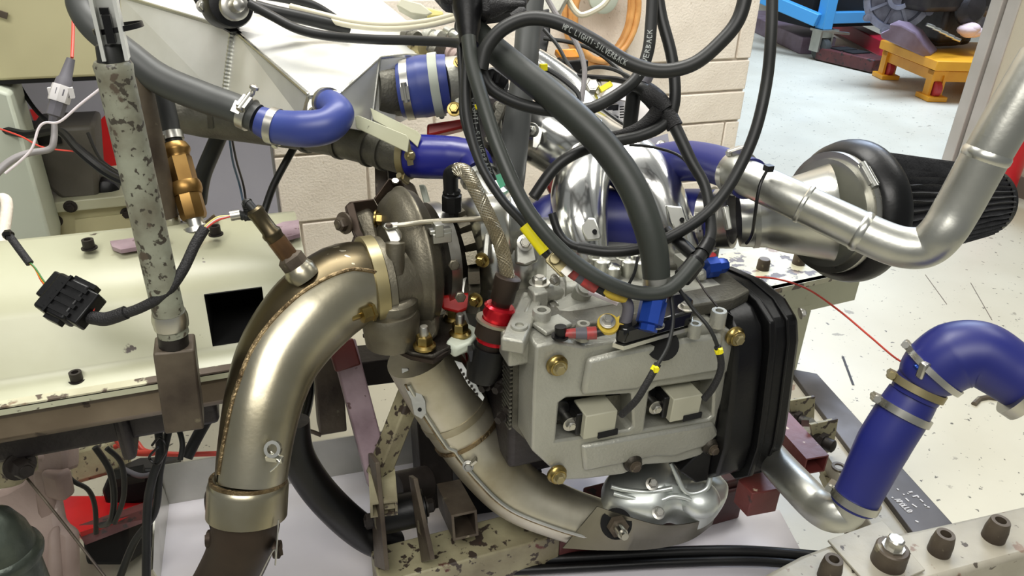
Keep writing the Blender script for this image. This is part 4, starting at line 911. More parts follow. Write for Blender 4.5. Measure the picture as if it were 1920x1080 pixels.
for i, m in enumerate(('red_wire', 'white_wire', 'white_wire', 'red_wire')):
    Path([tuple(cc+a1*.03+a2*(-.009+.006*i)+nr*.002)+(.0012,), tuple(D(166+i*2, 588+i*3, .856))+(.0012,)], .0012, world=True, n=3).mesh(6).o('pin_wire', m, t)
for i, m in enumerate(('green_wire', 'orange_part', 'red_wire')):
    Path([(98+i*2, 548, .865), (80, 524+i*3, .865), (64+i, 500+i*2, .866), (54, 492, .868)], 1.8).mesh(6).o('pin_wire', m, t)
Path([(56, 494, .868), (38, 470, .87), (20, 446, .872), (10, 438, .874)], 7).mesh(12).o('sleeved_lead', 'sleeve', t)
MB().ring(D(16, 441, .873), D(20, 446, .872)-D(10, 438, .874), .0035, .006, .004).box(D(14, 436, .868), (.006, .006, .005)).o('lead_tie', 'black_plastic', t)
# lower exhaust pipe
t = thing('lower_exhaust', 'dark burnt steel exhaust pipe below the downpipe collar', 'exhaust pipe', D(420, 1100, .93))
lp = Path([(464, 955, .905, 62), (458, 1000, .915, 61), (442, 1050, .93, 58), (410, 1110, .95, 56), (370, 1180, .97, 54)], n=8)
lp.mesh(40).o('pipe', 'burnt_pipe', t)
for x, y, s in ((395, 1010, -1), (520, 1030, 1)):
    MB().ring(D(x, y, .905), RT, .004, .011, .006, 20).box(D(x, y+2, .905), (.012, .008, .012)).o('spring_lug', 'burnt_pipe', t)
tag(Path([(400, 905, .895), (386, 925, .89), (386, 955, .89), (398, 1000, .892)], 1.6).mesh(6).o('tie_wire', 'dark_steel'), 'twisted dark tie wire at the left side of the slip collar', 'wire')
tag(Path([(522, 975, .88), (520, 1010, .88), (516, 1060, .882), (514, 1030, .88), (480, 1095, .89)], 1.4).mesh(6).o('tie_wire', 'zinc'), 'bright tie wire at the right side of the exhaust pipe', 'wire')
# ================================================================== intake manifold
t = thing('intake_manifold', 'polished aluminium intake manifold with two curved runners', 'manifold', D(1150, 400, 1.15))
r1 = Path([(1106, 500, 1.13, 36), (1098, 470, 1.13, 44), (1088, 420, 1.135, 52), (1086, 370, 1.15, 54), (1094, 330, 1.18, 52), (1110, 295, 1.23, 50), (1090, 270, 1.28, 48)], n=9)
r1.mesh(36).o('runner', 'polished', t)
r2 = Path([(1278, 500, 1.17, 34), (1270, 465, 1.165, 42), (1250, 410, 1.165, 48), (1222, 350, 1.17, 52), (1180, 305, 1.2, 55), (1130, 275, 1.25, 58), (1080, 250, 1.29, 60)], n=9)
r2.mesh(36).o('runner', 'polished', t)
for x, y, d_, r in ((1108, 428, 1.08, 1), (1272, 406, 1.10, 1)):
    c_ = D(x, y, d_)
    lg = MB().slab([D(x-24, y-22, d_+.02), D(x+8, y-20, d_+.01), D(x+20, y+14, d_), D(x+18, y+22, d_), D(x-8, y+24, d_), D(x-16, y+8, d_+.01)], FW*.045).o('lug', 'alu_bright', t, bev=.003)
    MB().lathe(D(x+7, y+6, d_-.0005), -FW, [(-.003, .0035), (.0004, .0035)], 12).o('lug_hole', 'black_void', lg)
pl = Path([(990, 222, 1.24, 62), (1020, 242, 1.24, 70), (1060, 265, 1.24, 70), (1110, 290, 1.25, 66), (1150, 315, 1.26, 50)], n=8)
pl.mesh(40).o('plenum', 'polished', t)
pu = Path([(1000, 112, 1.31, 24), (1040, 142, 1.31, 28), (1080, 178, 1.30, 32), (1112, 225, 1.28, 36)], n=7)
pu.mesh(28).o('upper_runner', 'polished', t)
MB().slab([D(x, y, 1.15) for x, y in [(1000, 246), (1010, 236), (1018, 244), (1012, 268), (1006, 278), (998, 276)]], FW*.02).bolt(D(998, 244, 1.15), (-.6, -.7, .2), .008, .01).o('cable_clip', 'alu_bright', t, bev=.002)
# fuel/injector clutter at runner feet
mb = MB()
fi = thing('fuel_rail', 'bright metal fuel rail and injector seats beneath the runners', 'fuel rail', D(1160, 510, 1.08))
MB().bar(D(1060, 520, 1.12), D(1300, 500, 1.14), .04, .03).o('rail_base', 'cast_alu_dark', fi, bev=.004)
for x, y in ((1130, 488), (1180, 488), (1205, 490), (1150, 500)): MB().lathe(D(x, y, 1.08), EZ, [(-.03, .010), (-.01, .012), (0, .012), (.002, .009)], 14).bolt(D(x-14, y-4, 1.085), EZ, .007).o('injector_seat', 'alu_bright', fi)
MB().box(D(1300, 510, 1.12), (.05, .04, .05)).bolt(D(1311, 516, 1.09), (-.2, -.9, .3), .008).o('end_bracket', 'cast_alu', fi, bev=.004)
# thermostat / sensor union
un = thing('coolant_union', 'small cast water union with flange and bolt on the cylinder head', 'union', D(1045, 570, 1.03))
a = D(1010, 552, 1.02); b_ = D(1075, 545, 1.05)
MB().cyl(a, b_, .014, seg=22).o('barrel', 'cast_alu', un)
MB().box(D(1008, 558, 1.01), (.022, .025, .028)).o('hex_end', 'cast_alu', un, bev=.003)
MB().bolt(D(1011, 532, 1.02), EZ, .010, .008).cyl(D(1011, 550, 1.02), D(1011, 532, 1.02), .009).o('bolt', 'zinc', un)
MB().slab([D(x, y, 1.025) for x, y in [(1046, 520), (1056, 518), (1063, 530), (1063, 565), (1056, 580), (1047, 578)]], X3(.006, .02, 0)).o('flange', 'cast_alu', un, bev=.003)
for x, y in ((1042, 524), (1040, 573)): MB().bolt(D(x, y, 1.015), (-.9, -.4, 0), .006).o('flange_bolt', 'zinc', un)
MB().lathe(D(1092, 575, 1.06), EZ, [(-.02, .036), (0, .036), (.008, .030), (.016, .026)], 28).o('base', 'cast_alu', un)
MB().ring(D(1090, 582, 1.05), EZ, .026, .034, .01, 28).o('seal', 'black_plastic', un)
MB().cyl(D(1085, 562, 1.03), D(1096, 542, 1.01), .013, seg=18).lathe(D(1096, 542, 1.01), D(1096, 542, 1.01)-D(1085, 562, 1.03), [(0, .010), (.004, .010), (.005, .004)], 16).o('sensor', 'cast_alu', un)
# ================================================================== intercooler
ICT = dict(A=(225, -8, 1.34), B=(437, 55, 1.22), C=(579, 178, 1.06), Dd=(640, 173, 1.06), E=(712, 108, 1.14), Fp=(760, 103, 1.17), G=(850, 108, 1.36), Hh=(640, -60, 1.8), I=(225, -60, 1.6))
ICB = dict(A=(236, 110, 1.36), B=(420, 192, 1.24), C=(566, 226, 1.10), Dd=(655, 240, 1.09), E=(695, 248, 1.16), Fp=(738, 236, 1.19), G=(830, 190, 1.38), Hh=(640, 60, 1.8), I=(225, 60, 1.6))
t = thing('intercooler', 'large bare aluminium intercooler tank with welded seams at top left', 'intercooler', D(520, 240, 1.25))
ks = list(ICT); n = len(ks)
mb = MB(); T_ = [D(*ICT[k]) for k in ks]; B_ = [D(*ICB[k]) for k in ks]
mb.poly(T_+B_, [tuple(range(n)), tuple(range(2*n-1, n-1, -1))]+[(i, (i+1) % n, n+(i+1) % n, n+i) for i in range(n)])
ic = mb.o('tank', 'alu_sheet', t, smooth=False)
def bead(a, b_, r=.0032, name='weld_bead'):
    mb = MB(); L_ = (b_-a).length; m_ = max(3, int(L_/.006))
    pts = [a.lerp(b_, i/(m_*2)) for i in range(m_*2+1)]
    mb.sweep(pts, [r*(1 if i % 2 else .8) for i in range(len(pts))], 8); mb.o(name, 'alu_bright', t)
for i in range(0, 6): bead(T_[i], T_[i+1], .0038 if i < 3 else .0026)
for i in (1, 2, 4): bead(T_[i], B_[i], .0062 if i == 1 else .0032)
bead(D(430, 52, 1.218), D(740, 102, 1.33), .0015)
# cast lower duct
lc = Path([(262, 160, 1.2, 20), (310, 205, 1.24, 34), (380, 215, 1.26, 42), (500, 232, 1.24, 40), (620, 255, 1.2, 36), (700, 278, 1.17, 33), (760, 295, 1.14, 32)], n=8)
lc.mesh(26).o('lower_duct', 'cast_alu_dark', t)
for tt in (.62, .75, .86, .92):
    a = lc.at(tt); MB().ring(a[0], a[1], a[2]*.9, a[2]+.003, .008, 30).o('duct_band', 'cast_alu_dark', t)
for x, y, x2, y2 in ((300, 160, 308, 212), (330, 180, 384, 192), (392, 190, 396, 240)): MB().bar(D(x, y, 1.18), D(x2, y2, 1.2), .008, .008).o('cast_rib', 'cast_alu_dark', t)
MB().lathe(D(735, 170, 1.19), V((.93, .1, -.1)), [(-.03, .040), (0.02, .040)], 36).o('outlet_spigot', 'cast_alu_dark', t)
MB().lathe(D(612, 205, 1.07), V((-.2, -.7, .55)), [(-.02, .026), (.006, .026)], 28).o('drain_spigot', 'alu_bright', t)
# clips on the duct
t = thing('clip_plates', 'pair of cream metal clip plates clamped over the intercooler duct', 'clip', D(725, 265, 1.08))
MB().slab([D(x, y, d_) for x, y, d_ in [(665, 218, 1.09), (672, 216, 1.09), (762, 253, 1.06), (767, 262, 1.06), (764, 286, 1.06), (668, 240, 1.09)]], FW*.003).o('plate', 'cream_paint', t, bev=.001)
MB().slab([D(x, y, d_) for x, y, d_ in [(694, 202, 1.13), (702, 206, 1.13), (783, 246, 1.09), (790, 254, 1.09), (783, 276, 1.085), (768, 262, 1.09), (700, 225, 1.13)]], FW*.003).o('plate', 'cream_paint', t, bev=.001)
MB().bolt(D(768, 292, 1.08), (.2, -.9, .2), .006).bar(D(762, 262, 1.07), D(770, 310, 1.08), .008, .004).o('screw', 'brass_plate', t)
# black solenoid on the intercooler
t = thing('boost_valve', 'black round vacuum valve with chrome centre on the intercooler top', 'valve', D(425, 40, 1.17))
axv = (-FW*.75+RT*.55-UP*.2).normalized()
MB().lathe(D(432, 8, 1.17), axv, [(-.05, .034), (.0, .036), (.006, .034), (.008, .026)], 36).o('body', 'black_plastic', t)
MB().slab([D(x, y, 1.19) for x, y in [(356, -10), (400, -30), (440, 46), (424, 46), (372, 18)]], FW*.03).o('mount_ear', 'black_plastic', t, bev=.004)
MB().bolt(D(380, 12, 1.185), axv, .007).o('ear_bolt', 'zinc', t)
MB().lathe(D(440, 12, 1.135), axv, [(-.01, .021), (.003, .021), (.005, .018), (.005, .011), (.018, .010), (.024, .0085), (.026, .004)], 30).o('centre', 'zinc', t)
MB().slab([D(x, y, 1.2) for x, y in [(398, 32), (440, 50), (450, 58), (432, 60), (400, 42)]], FW*.02).o('gasket_foot', 'black_plastic', t)
# ================================================================== silicone hoses and alloy pipes
def hose(name, label, pts, m, r=None, seg=24, cat='hose', n=8):
    p_ = Path(pts, r, n=n); st, _, _ = p_.at(0); t = thing(name, label, cat, p_.at(.5)[0]); p_.mesh(seg).o('tube', m, t); return p_, t
# small blue elbow with black hose at the intercooler
p_, t = hose('coolant_hose', 'blue silicone elbow with clamps joining the black hose to the intercooler', [(486, 226, 1.03, 27), (520, 238, 1.03, 32), (570, 242, 1.02, 34), (612, 236, 1.02, 33), (634, 216, 1.03, 30), (628, 200, 1.045, 26), (612, 192, 1.07, 25)], 'silicone_pale', n=9, seg=28)
hose_clamp(p_, .12, t, .011, 2.6, .0015); hose_clamp(p_, .97, t, .010, -1.2, .002)
p_, t = hose('breather_hose', 'thick black rubber hose passing behind the post to the blue elbow', [(150, -30, 1.0, 22), (150, 10, 1.0, 24), (178, 52, 1.0, 26), (238, 100, 1.01, 27), (300, 148, 1.02, 29), (380, 182, 1.03, 29), (440, 203, 1.03, 28), (482, 222, 1.03, 27)], 'rubber_grey', n=9, seg=24)
c_ = hose_clamp(p_, .95, t, .012, -.5, .002)
q, n_, d_ = p_.surf(.93, -.1, .002); MB().box(q, (.012, .016, .003), (d_, n_.cross(d_), n_)).o('slotted_band', 'alu_bright', c_)
q, n_, d_ = p_.surf(.95, -1.25, .008); MB().cyl(q, q+n_*.010, .003).lathe(q+n_*.008, n_, [(0, .0065), (.004, .0065), (.006, .003)], 12).o('clamp_bolt', 'zinc', c_)
# wide blue coupler from intercooler to throttle
p_, t = hose('coupler_hose', 'wide pale blue silicone coupler between the intercooler and throttle body', [(750, 169, 1.19, 50), (768, 167, 1.19, 54), (790, 163, 1.19, 57), (812, 160, 1.19, 56), (842, 156, 1.19, 52)], 'silicone_pale', n=8, seg=36)
hose_clamp(p_, .16, t, .012, .1, .002); hose_clamp(p_, .74, t, .014, 2.2, .002, 'pale_green')
pq_ = Path([(832, 157, 1.19, 48), (870, 152, 1.2, 46), (900, 148, 1.21, 40)], n=6)
t = thing('throttle_valve', 'machined grey throttle body behind the hanging black cables', 'throttle body', pq_.at(.5)[0])
pq_.mesh(32).o('body', 'cast_alu', t)
MB().slab([D(x, y, 1.17) for x, y in [(845, 110), (880, 90), (900, 110), (900, 190), (870, 215), (850, 205)]], FW*.03).o('flange', 'cast_alu', t, bev=.004)
MB().bolt(D(852, 205, 1.16), -FW, .008).o('flange_bolt', 'gold_zinc', t); MB().bolt(D(862, 118, 1.16), -FW, .007).o('flange_bolt', 'gold_zinc', t)
# dark blue hose over the turbo
p_, t = hose('turbo_hose', 'glossy dark blue silicone hose from the intercooler duct to the turbocharger', [(762, 292, 1.13, 40), (800, 294, 1.12, 41), (850, 296, 1.11, 40), (884, 302, 1.10, 36), (896, 322, 1.09, 31)], 'silicone_dark', n=9, seg=32)
hose_clamp(p_, .02, t, .011, 1.2, .002, 'brass_plate')
# big blue intake hose behind the runners
p_, t = hose('intake_hose', 'big blue silicone intake hose running behind the polished runners', [(985, 560, 1.16, 46), (1000, 490, 1.17, 52), (1030, 430, 1.20, 58), (1090, 412, 1.23, 60), (1200, 415, 1.23, 60), (1300, 412, 1.20, 58), (1345, 412, 1.18, 56)], 'silicone', n=8, seg=32)
hose_clamp(p_, .97, t, .014, .1, .003)
for x, d_ in ((1352, 1.165), (1366, 1.16)):
    MB().ring(D(x, 410, d_), D(1420, 408, 1.15)-D(1300, 412, 1.2), .040, .047, .012, 36).o('clamp', 'zinc', t)
MB().slab([D(x, y, 1.08) for x, y in [(1356, 388), (1366, 384), (1374, 428), (1364, 432)]], FW*.015).o('clamp_screw', 'alu_bright', t, bev=.002)
# air filter with cone
fx = .847
fc_ = Vx(1572, 398, fx)
t = thing('air_filter', 'black pleated cone air filter with aluminium inlet cone and steel clamp', 'air filter', fc_-EZ*.11)
e2_ = V((1.173, .825, .862)); axf = (e2_-fc_).normalized(); Lf = (e2_-fc_).length
mb = MB(); NP = 44; e1v = axf.cross(EZ).normalized(); e2v = axf.cross(e1v); rings = []
for k in range(13):
    f_ = k/12; h_ = .03+(Lf-.04)*f_; R_ = .096*(1-f_)+.060*f_
    row = []
    for i in range(NP*2):
        a = math.pi*i/NP+.012*math.sin(k*1.7+i*.9)+.008*math.sin(k*.9+i*2.3); rr = R_*(1 if i % 2 else .88); row.append(fc_+axf*h_+(e1v*math.cos(a)+e2v*math.sin(a))*rr)
    rings.append(mb.verts(row))
for k in range(12):
    for i in range(NP*2): mb.face([rings[k][i], rings[k][(i+1) % (NP*2)], rings[k+1][(i+1) % (NP*2)], rings[k+1][i]])
mb.o('pleats', 'filter_pleat', t, ang=25, kind='stuff')
MB().lathe(fc_, axf, [(-.012, .080), (-.012, .094), (-.006, .100), (.002, .106), (.016, .110), (.026, .110), (.032, .106), (.034, .095)], 56).o('rubber_rim', 'black_plastic', t, ang=50)
MB().lathe(e2_, axf, [(-.014, .058), (.0, .056), (.004, .02)], 40).o('end_cap', 'black_satin', t)
MB().ring(fc_-axf*.016, axf, .08, .0925, .014, 56).o('clamp', 'zinc', t)
q = fc_-axf*.016+(EZ*.80-EY*.55).normalized()*.094
MB().lathe(q-axf.cross(EZ)*0, axf.cross((EZ*.8-EY*.55).normalized()), [(-.022, .006), (.02, .006)], 14).box(q, (.016, .03, .006), (axf, axf.cross((EZ*.8-EY*.55).normalized()), (EZ*.8-EY*.55).normalized())).o('clamp_screw', 'alu_bright', t)
c0 = D(1385, 412, 1.155); c1 = fc_-axf*.02
cn = Path([tuple(c0)+(.042,), tuple(c0.lerp(c1, .28))+(.046,), tuple(c0.lerp(c1, .5))+(.056,), tuple(c0.lerp(c1, .8))+(.066,), tuple(c1)+(.076,)], world=True, n=6)
cn.mesh(44).o('inlet_cone', 'alu_bright', t)
MB().lathe(fc_-axf*.026, axf, [(-.004, .07), (-.004, .082), (.006, .082)], 48).o('cone_flange', 'alu_tube', t)
p0_, d0_, r0_ = cn.at(.18); MB().ring(p0_, d0_, r0_*.95, r0_+.0015, .008, 40).o('weld_band', 'alu_tube', t)
# big black zip tie round pipe and cone
mbz = Path([(1440, 316, .985), (1424, 350, .98), (1416, 400, .99), (1410, 440, 1.02), (1400, 456, 1.06)], 3.2).mesh(8)
mbz.box(D(1441, 315, .984), (.010, .010, .008)); tag(mbz.o('zip_tie', 'black_plastic'), 'long black zip tie holding the alloy pipe to the filter cone', 'cable tie')
# upper alloy coolant pipe
p_ = Path([(1375, 320, 1.06, 33), (1400, 333, 1.04, 34), (1480, 370, 1.0, 35), (1590, 422, .97, 37), (1650, 450, .955, 38), (1695, 464, .945, 39), (1735, 462, .935, 40), (1766, 436, .92, 40), (1795, 390, .91, 41), (1850, 290, .88, 42), (1900, 205, .86, 43), (1960, 105, .84, 44)], n=9)
t = thing('coolant_pipe', 'bent bright alloy coolant pipe crossing in front of the air filter', 'pipe', p_.at(.5)[0])
p_.mesh(32).o('tube', 'alu_tube', t)
for tt, w_ in ((.225, .004), (.375, .006), (.77, .007)):
    a = p_.at(tt); MB().lathe(a[0], a[1], [(-w_, a[2]*.98), (-w_*.4, a[2]+.0016), (w_*.4, a[2]+.0016), (w_, a[2]*.98)], 36).o('weld_ring', 'alu_bright', t)
p2_, t = hose('coolant_hose', 'blue silicone hose arching behind the runners to the alloy pipe', [(1190, 330, 1.24, 34), (1232, 310, 1.2, 38), (1280, 302, 1.17, 38), (1330, 306, 1.12, 36), (1368, 318, 1.08, 36), (1405, 336, 1.04, 40)], 'silicone', n=8, seg=28)
hose_clamp(p2_, .88, t, .012, -.9, .003)
# lower right alloy pipe with blue hoses
p_ = Path([(1400, 800, 1.30, 28), (1450, 862, 1.16, 31), (1500, 916, 1.07, 33), (1535, 950, 1.035, 34), (1562, 964, 1.01, 34), (1588, 958, 1.0, 33), (1600, 930, .99, 32)], n=9)
t = thing('coolant_pipe', 'bent alloy coolant pipe rising into the lower blue hose', 'pipe', p_.at(.5)[0]); p_.mesh(30).o('tube', 'alu_tube', t)
p_, t = hose('coolant_hose', 'straight dark blue hose standing on the lower alloy pipe', [(1598, 948, .99, 40), (1620, 905, .98, 42), (1655, 835, .965, 47), (1690, 778, .955, 47), (1712, 742, .95, 44)], 'silicone', n=9, seg=32)
hose_clamp(p_, .06, t, .011, -1.6, .002); hose_clamp(p_, .86, t, .010, -1.3, .0025)
p_, t = hose('coolant_hose', 'large blue silicone elbow at the right edge over the floor', [(1714, 742, .945, 43), (1730, 716, .94, 46), (1750, 694, .93, 58), (1790, 668, .92, 64), (1836, 664, .91, 62), (1885, 692, .90, 58), (1940, 728, .89, 56)], 'silicone', n=9, seg=36)
c_ = hose_clamp(p_, .07, t, .010, -1.4, .002, 'brass_plate'); hose_clamp(p_, .25, t, .008, -1.5, .002)
MB().ring(D(1925, 730, .89), D(1940, 728, .89)-D(1885, 692, .9), .03, .041, .014, 32).o('clamp', 'zinc', t)
# thick rubber hose over the engine with its blue fitting
p_, t = hose('crankcase_hose', 'thick dark rubber hose curving down over the engine onto a blue fitting', [(872, 40, 1.0, 25), (910, 78, .985, 25), (960, 120, .97, 26), (1020, 168, .955, 27), (1080, 220, .94, 28), (1138, 280, .93, 28), (1182, 345, .925, 28), (1210, 410, .925, 28), (1226, 470, .93, 27), (1232, 535, .94, 25)], 'rubber_green', n=9, seg=28)
a = p_.at(1); MB().ring(a[0]-a[1]*.006, a[1], a[2]*.9, a[2]+.0012, .010, 30).o('ferrule', 'zinc', t)
MB().lathe(a[0], (Vz(1220, 592, .835)-a[0]), [(.0, .0175), (.012, .0175), (.014, .0155), (.020, .0155)], 24).lathe(a[0], (Vz(1220, 592, .835)-a[0]), [(.020, .017), (.050, .017), (.052, .012), (.06, .012)], 8).o('blue_fitting', 'anodised_blue', t)
MB().lathe(a[0], (Vz(1220, 592, .835)-a[0]), [(.008, .0182), (.013, .0182)], 24).o('red_collar', 'anodised_red', t)
q = thing('hose_fitting', 'blue anodised hose fitting pointing right beside the black timing cover', 'fitting', D(1340, 500, 1.1))
MB().lathe(D(1322, 502, 1.09), D(1365, 496, 1.1)-D(1322, 502, 1.09), [(0, .016), (.018, .016), (.019, .012), (.03, .012), (.036, .009)], 8).o('body', 'anodised_blue', q)
MB().lathe(D(1328, 490, 1.1), EZ, [(0, .010), (.012, .010)], 16).o('red_collar', 'anodised_red', q)
# braided oil line
bl = Path([(850, 322, 1.02, 11), (862, 318, 1.01, 13), (878, 328, 1.0, 13), (900, 372, .985, 13), (925, 425, .975, 13), (942, 470, .97, 13), (950, 510, .965, 13), (952, 528, .965, 13)], n=12)
t = thing('oil_line', 'braided steel oil line with black ends and red anodised fitting', 'hose', bl.at(.5)[0])
bl.mesh(24).o('braid', 'braid', t)
mb = MB()
for s in (1, -1):
    for j in range(12):
        pts = [bl.surf(i/110, s*(i*.20)+j*math.pi/6, .0)[0] for i in range(1, 110)]
        mb.sweep(pts, [.0007]*len(pts), 3, cap=False)
mb.o('braid_strands', 'header_steel', t, kind='stuff')
el = Path([(858, 318, 1.015, 13), (846, 326, 1.02, 15), (845, 345, 1.025, 14), (846, 362, 1.03, 14)], n=6)
el.mesh(20).o('elbow_end', 'black_satin', t)
p0_ = D(847, 356, 1.03); MB().lathe(p0_, -EZ, [(0, .012), (.003, .0135), (.006, .012), (.008, .0145), (.03, .0145), (.032, .010), (.05, .010)], 8).o('black_nut', 'black_satin', t)
e0 = D(952, 522, .965); e1_ = (D(925, 622, .99)-e0)
d_ = e1_.normalized(); 
MB().lathe(e0, d_, [(-.004, .0140), (-.002, .0175), (.010, .0175), (.014, .016), (.03, .016), (.034, .013), (.045, .012)], 28).o('hose_end', 'burnt_pipe', t)
MB().lathe(e0, d_, [(.038, .0185), (.041, .0215), (.046, .0195), (.052, .021), (.058, .0185), (.064, .020)], 28).o('red_fitting', 'anodised_red', t)
MB().ring(e0+d_*.062, d_, .020, .0275, .004, 36).o('washer_plate', 'header_steel', t)
MB().lathe(e0, d_, [(.064, .0245), (.085, .0245), (.087, .018), (.10, .018)], 28).o('lower_fitting', 'burnt_pipe', t)
MB().lathe(e0, d_, [(.086, .0205), (.092, .0205)], 24).o('red_ring', 'anodised_red', t)
bp = e0+d_*.10
MB().lathe(bp, d_, [(0, .022), (.03, .024), (.05, .02)], 20).lathe(bp+d_*.012-RT*.012, (-RT-UP*.2), [(0, .014), (.012, .014), (.014, .008)], 6).o('black_base', 'black_plastic', t)
# red plastic bits glimpsed between parts
for pts, d_, l in (([(1018, 318), (1032, 318), (1050, 370), (1040, 376), (1026, 350)], 1.24, 'small red plastic duct glimpsed between the manifold runners'),
                   ([(868, 648), (895, 642), (905, 668), (888, 690), (874, 680)], 1.16, 'dark red plastic piece under the oil line base'),
                   ([(800, 232), (868, 222), (868, 240), (800, 256)], 1.24, 'dark red pipe end beneath the wide blue coupler')):
    tag(MB().slab([D(x, y, d_) for x, y in pts], FW*.03).o('red_duct', 'red_plastic', bev=.004), l, 'duct')
tag(MB().slab([D(x, y, 1.06) for x, y in [(926, 330), (946, 322), (952, 344), (938, 354)]], FW*.001).o('cable_tag', 'green_tag'), 'small green paper tag behind the black cables', 'tag')
# ================================================================== cables over the engine
def cable(label, pts, r, m='rubber', seg=14, name='cable', n=8, cat='cable'):
    p_ = Path(pts, r, n=n); o_ = p_.mesh(seg).o(name, m); tag(o_, label, cat); return p_, o_
pS, oS = cable('black cable with printed lettering arching over the engine up to the top right', [(902, 130, .93), (912, 90, .925), (942, 55, .92), (990, 35, .915), (1045, 42, .91), (1110, 75, .905), (1180, 118, .90), (1240, 133, .895), (1300, 120, .89), (1350, 80, .885), (1385, 35, .88), (1402, -30, .875), (1416, -120, .87), (1420, -230, .87)], 13.5, 'rubber')
print_on(pS, 'MPC LIGHT1-SILVERBACK', .252, .418, .0065, oS, ang0=.20, flip=-1)
pS2, oS2 = cable('black cable hanging in a loop from the top centre behind the thick hose', [(1226, -240, 1.0), (1225, -120, .995), (1224, -30, .99), (1221, 40, .985), (1214, 100, .98), (1192, 148, .975), (1150, 182, .97), (1100, 205, .965), (1040, 208, .96), (975, 195, .955), (925, 170, .95), (905, 140, .945), (902, 110, .94)], 11.5, 'rubber')
print_on(pS2, 'SILVERBACK', .535, .41, .0065, oS2, ang0=.1)
cable('black cable dropping from the top and turning left below the wiring tee', [(1226, -230, 1.01), (1228, -120, 1.005), (1232, -30, 1.0), (1240, 30, 1.0), (1260, 110, 1.0), (1265, 190, 1.0), (1245, 232, 1.0), (1200, 255, 1.0), (1140, 268, .995), (1085, 285, .99), (1040, 315, .99), (1000, 370, .985)], 11)
pB, oB = cable('long black cable sweeping down the middle and up to the top right', [(878, 70, .93), (885, 120, .925), (905, 190, .915), (935, 280, .905), (975, 370, .90), (1020, 435, .90), (1070, 485, .905), (1130, 525, .91), (1190, 548, .92), (1240, 548, .925), (1272, 528, .93), (1305, 490, .935)], 14, 'rubber_green')
cable('black cable rising along the right side to the top edge', [(1085, 464, 1.02), (1140, 472, 1.01), (1200, 466, 1.0), (1255, 445, .99), (1310, 412, .98), (1352, 370, .975), (1388, 312, .97), (1418, 240, .965), (1438, 150, .96), (1446, 60, .95), (1448, -30, .95), (1448, -120, .95), (1446, -230, .95)], 11)
cable('black cable curling behind the thick hose below the manifold', [(1035, 400, 1.03), (1050, 440, 1.03), (1080, 462, 1.025), (1150, 470, 1.01)], 8)
pY, oY = cable('thinner black cable ending in a yellow sleeve over the engine', [(876, 90, .95), (873, 180, .945), (880, 240, .94), (902, 310, .935), (940, 372, .93), (975, 410, .93), (992, 430, .93)], 9, 'rubber')
ys = thing('battery_lead', 'yellow and red sleeved lead with brass terminal over the cylinder head', 'lead', D(1080, 500, .93))
yp = Path([(984, 422, .93, 12.5), (1002, 445, .93, 12.5), (1022, 472, .93, 12)], n=6); yp.mesh(20).o('yellow_sleeve', 'shrink_yellow', ys)
Path([(1018, 468, .93, 9), (1032, 484, .93, 8)], n=4).mesh(14).o('black_end', 'rubber', ys)
Path([(1030, 480, .93, 4), (1046, 494, .93, 4)], n=4).mesh(8).o('bare_strands', 'zinc', ys)
a, b_ = D(1034, 480, .925), D(1062, 508, .925)
dr = (b_-a).normalized(); nn = (-FW-dr*(-FW).dot(dr)).normalized(); sd = dr.cross(nn)
MB().box((a+b_)/2, (.032, .018, .004), (dr, sd, nn)).box((a+b_)/2+sd*.009+nn*.004, (.028, .003, .010), (dr, sd, nn)).box((a+b_)/2-sd*.009+nn*.004, (.028, .003, .010), (dr, sd, nn)).lathe(a.lerp(b_, .2)+nn*.002, nn, [(0, .007), (.008, .007)], 10).o('brass_terminal', 'brass_plate', ys, bev=.001)
MB().box(b_+nn*.004, (.010, .012, .010), (dr, sd, nn)).o('terminal_screw', 'zinc', ys)
rp = Path([(1064, 502, .93, 13), (1085, 517, .93, 13.5), (1108, 532, .93, 14), (1120, 540, .93, 12)], n=6); rp.seg(0, .36).o('red_sleeve', 'shrink_red', ys); rp.seg(.36, .55, -.0006).o('dark_gap', 'grey_boot', ys); rp.seg(.55, 1).o('red_sleeve', 'shrink_red', ys)
Path([(1116, 536, .93, 10), (1138, 548, .93, 10)], n=4).mesh(14).o('black_core', 'rubber', ys)
Path([(1134, 542, .93, 12), (1152, 551, .93, 13), (1172, 558, .935, 11)], n=5).mesh(20).o('yellow_sleeve', 'shrink_mustard', ys)
Path([(1168, 556, .935, 10), (1178, 575, .94, 11), (1172, 605, .945, 11), (1160, 620, .945, 9)], n=6).mesh(16).o('grey_cable', 'grey_boot', ys)
cable('white lead lying under the yellow sleeve', [(1104, 548, .95), (1130, 558, .945), (1158, 570, .945)], 4, 'white_wire', 10)
gt = thing('ground_lug', 'yellow ring terminal bolted to the cylinder head', 'terminal', Vz(1145, 615, .815))
MB().ring(D(1140, 608, .93), (-FW+EZ), .006, .014, .006, 20).slab([D(x, y, .935) for x, y in [(1148, 600), (1162, 592), (1160, 605), (1170, 608), (1150, 622)]], FW*.004).o('terminal', 'shrink_mustard', gt)
MB().bolt(D(1139, 603, .925), (-FW+EZ), .007).o('bolt', 'zinc', gt)
sn = thing('red_lead', 'short red shrink wrapped lead with black cap on the cylinder head edge', 'lead', D(1090, 625, .93))
rr = Path([(1058, 626, .93, 8), (1076, 625, .93, 10), (1098, 625, .93, 11), (1118, 624, .93, 11)], n=6); rr.seg(0, .35).o('red_sleeve', 'shrink_red', sn); rr.seg(.35, .7, .0005).o('dark_band', 'grey_boot', sn); rr.seg(.7, 1, .001).o('red_sleeve', 'shrink_red', sn)
Path([(1116, 624, .93, 9), (1140, 618, .93, 9)], n=4).mesh(12).o('black_core', 'rubber', sn)
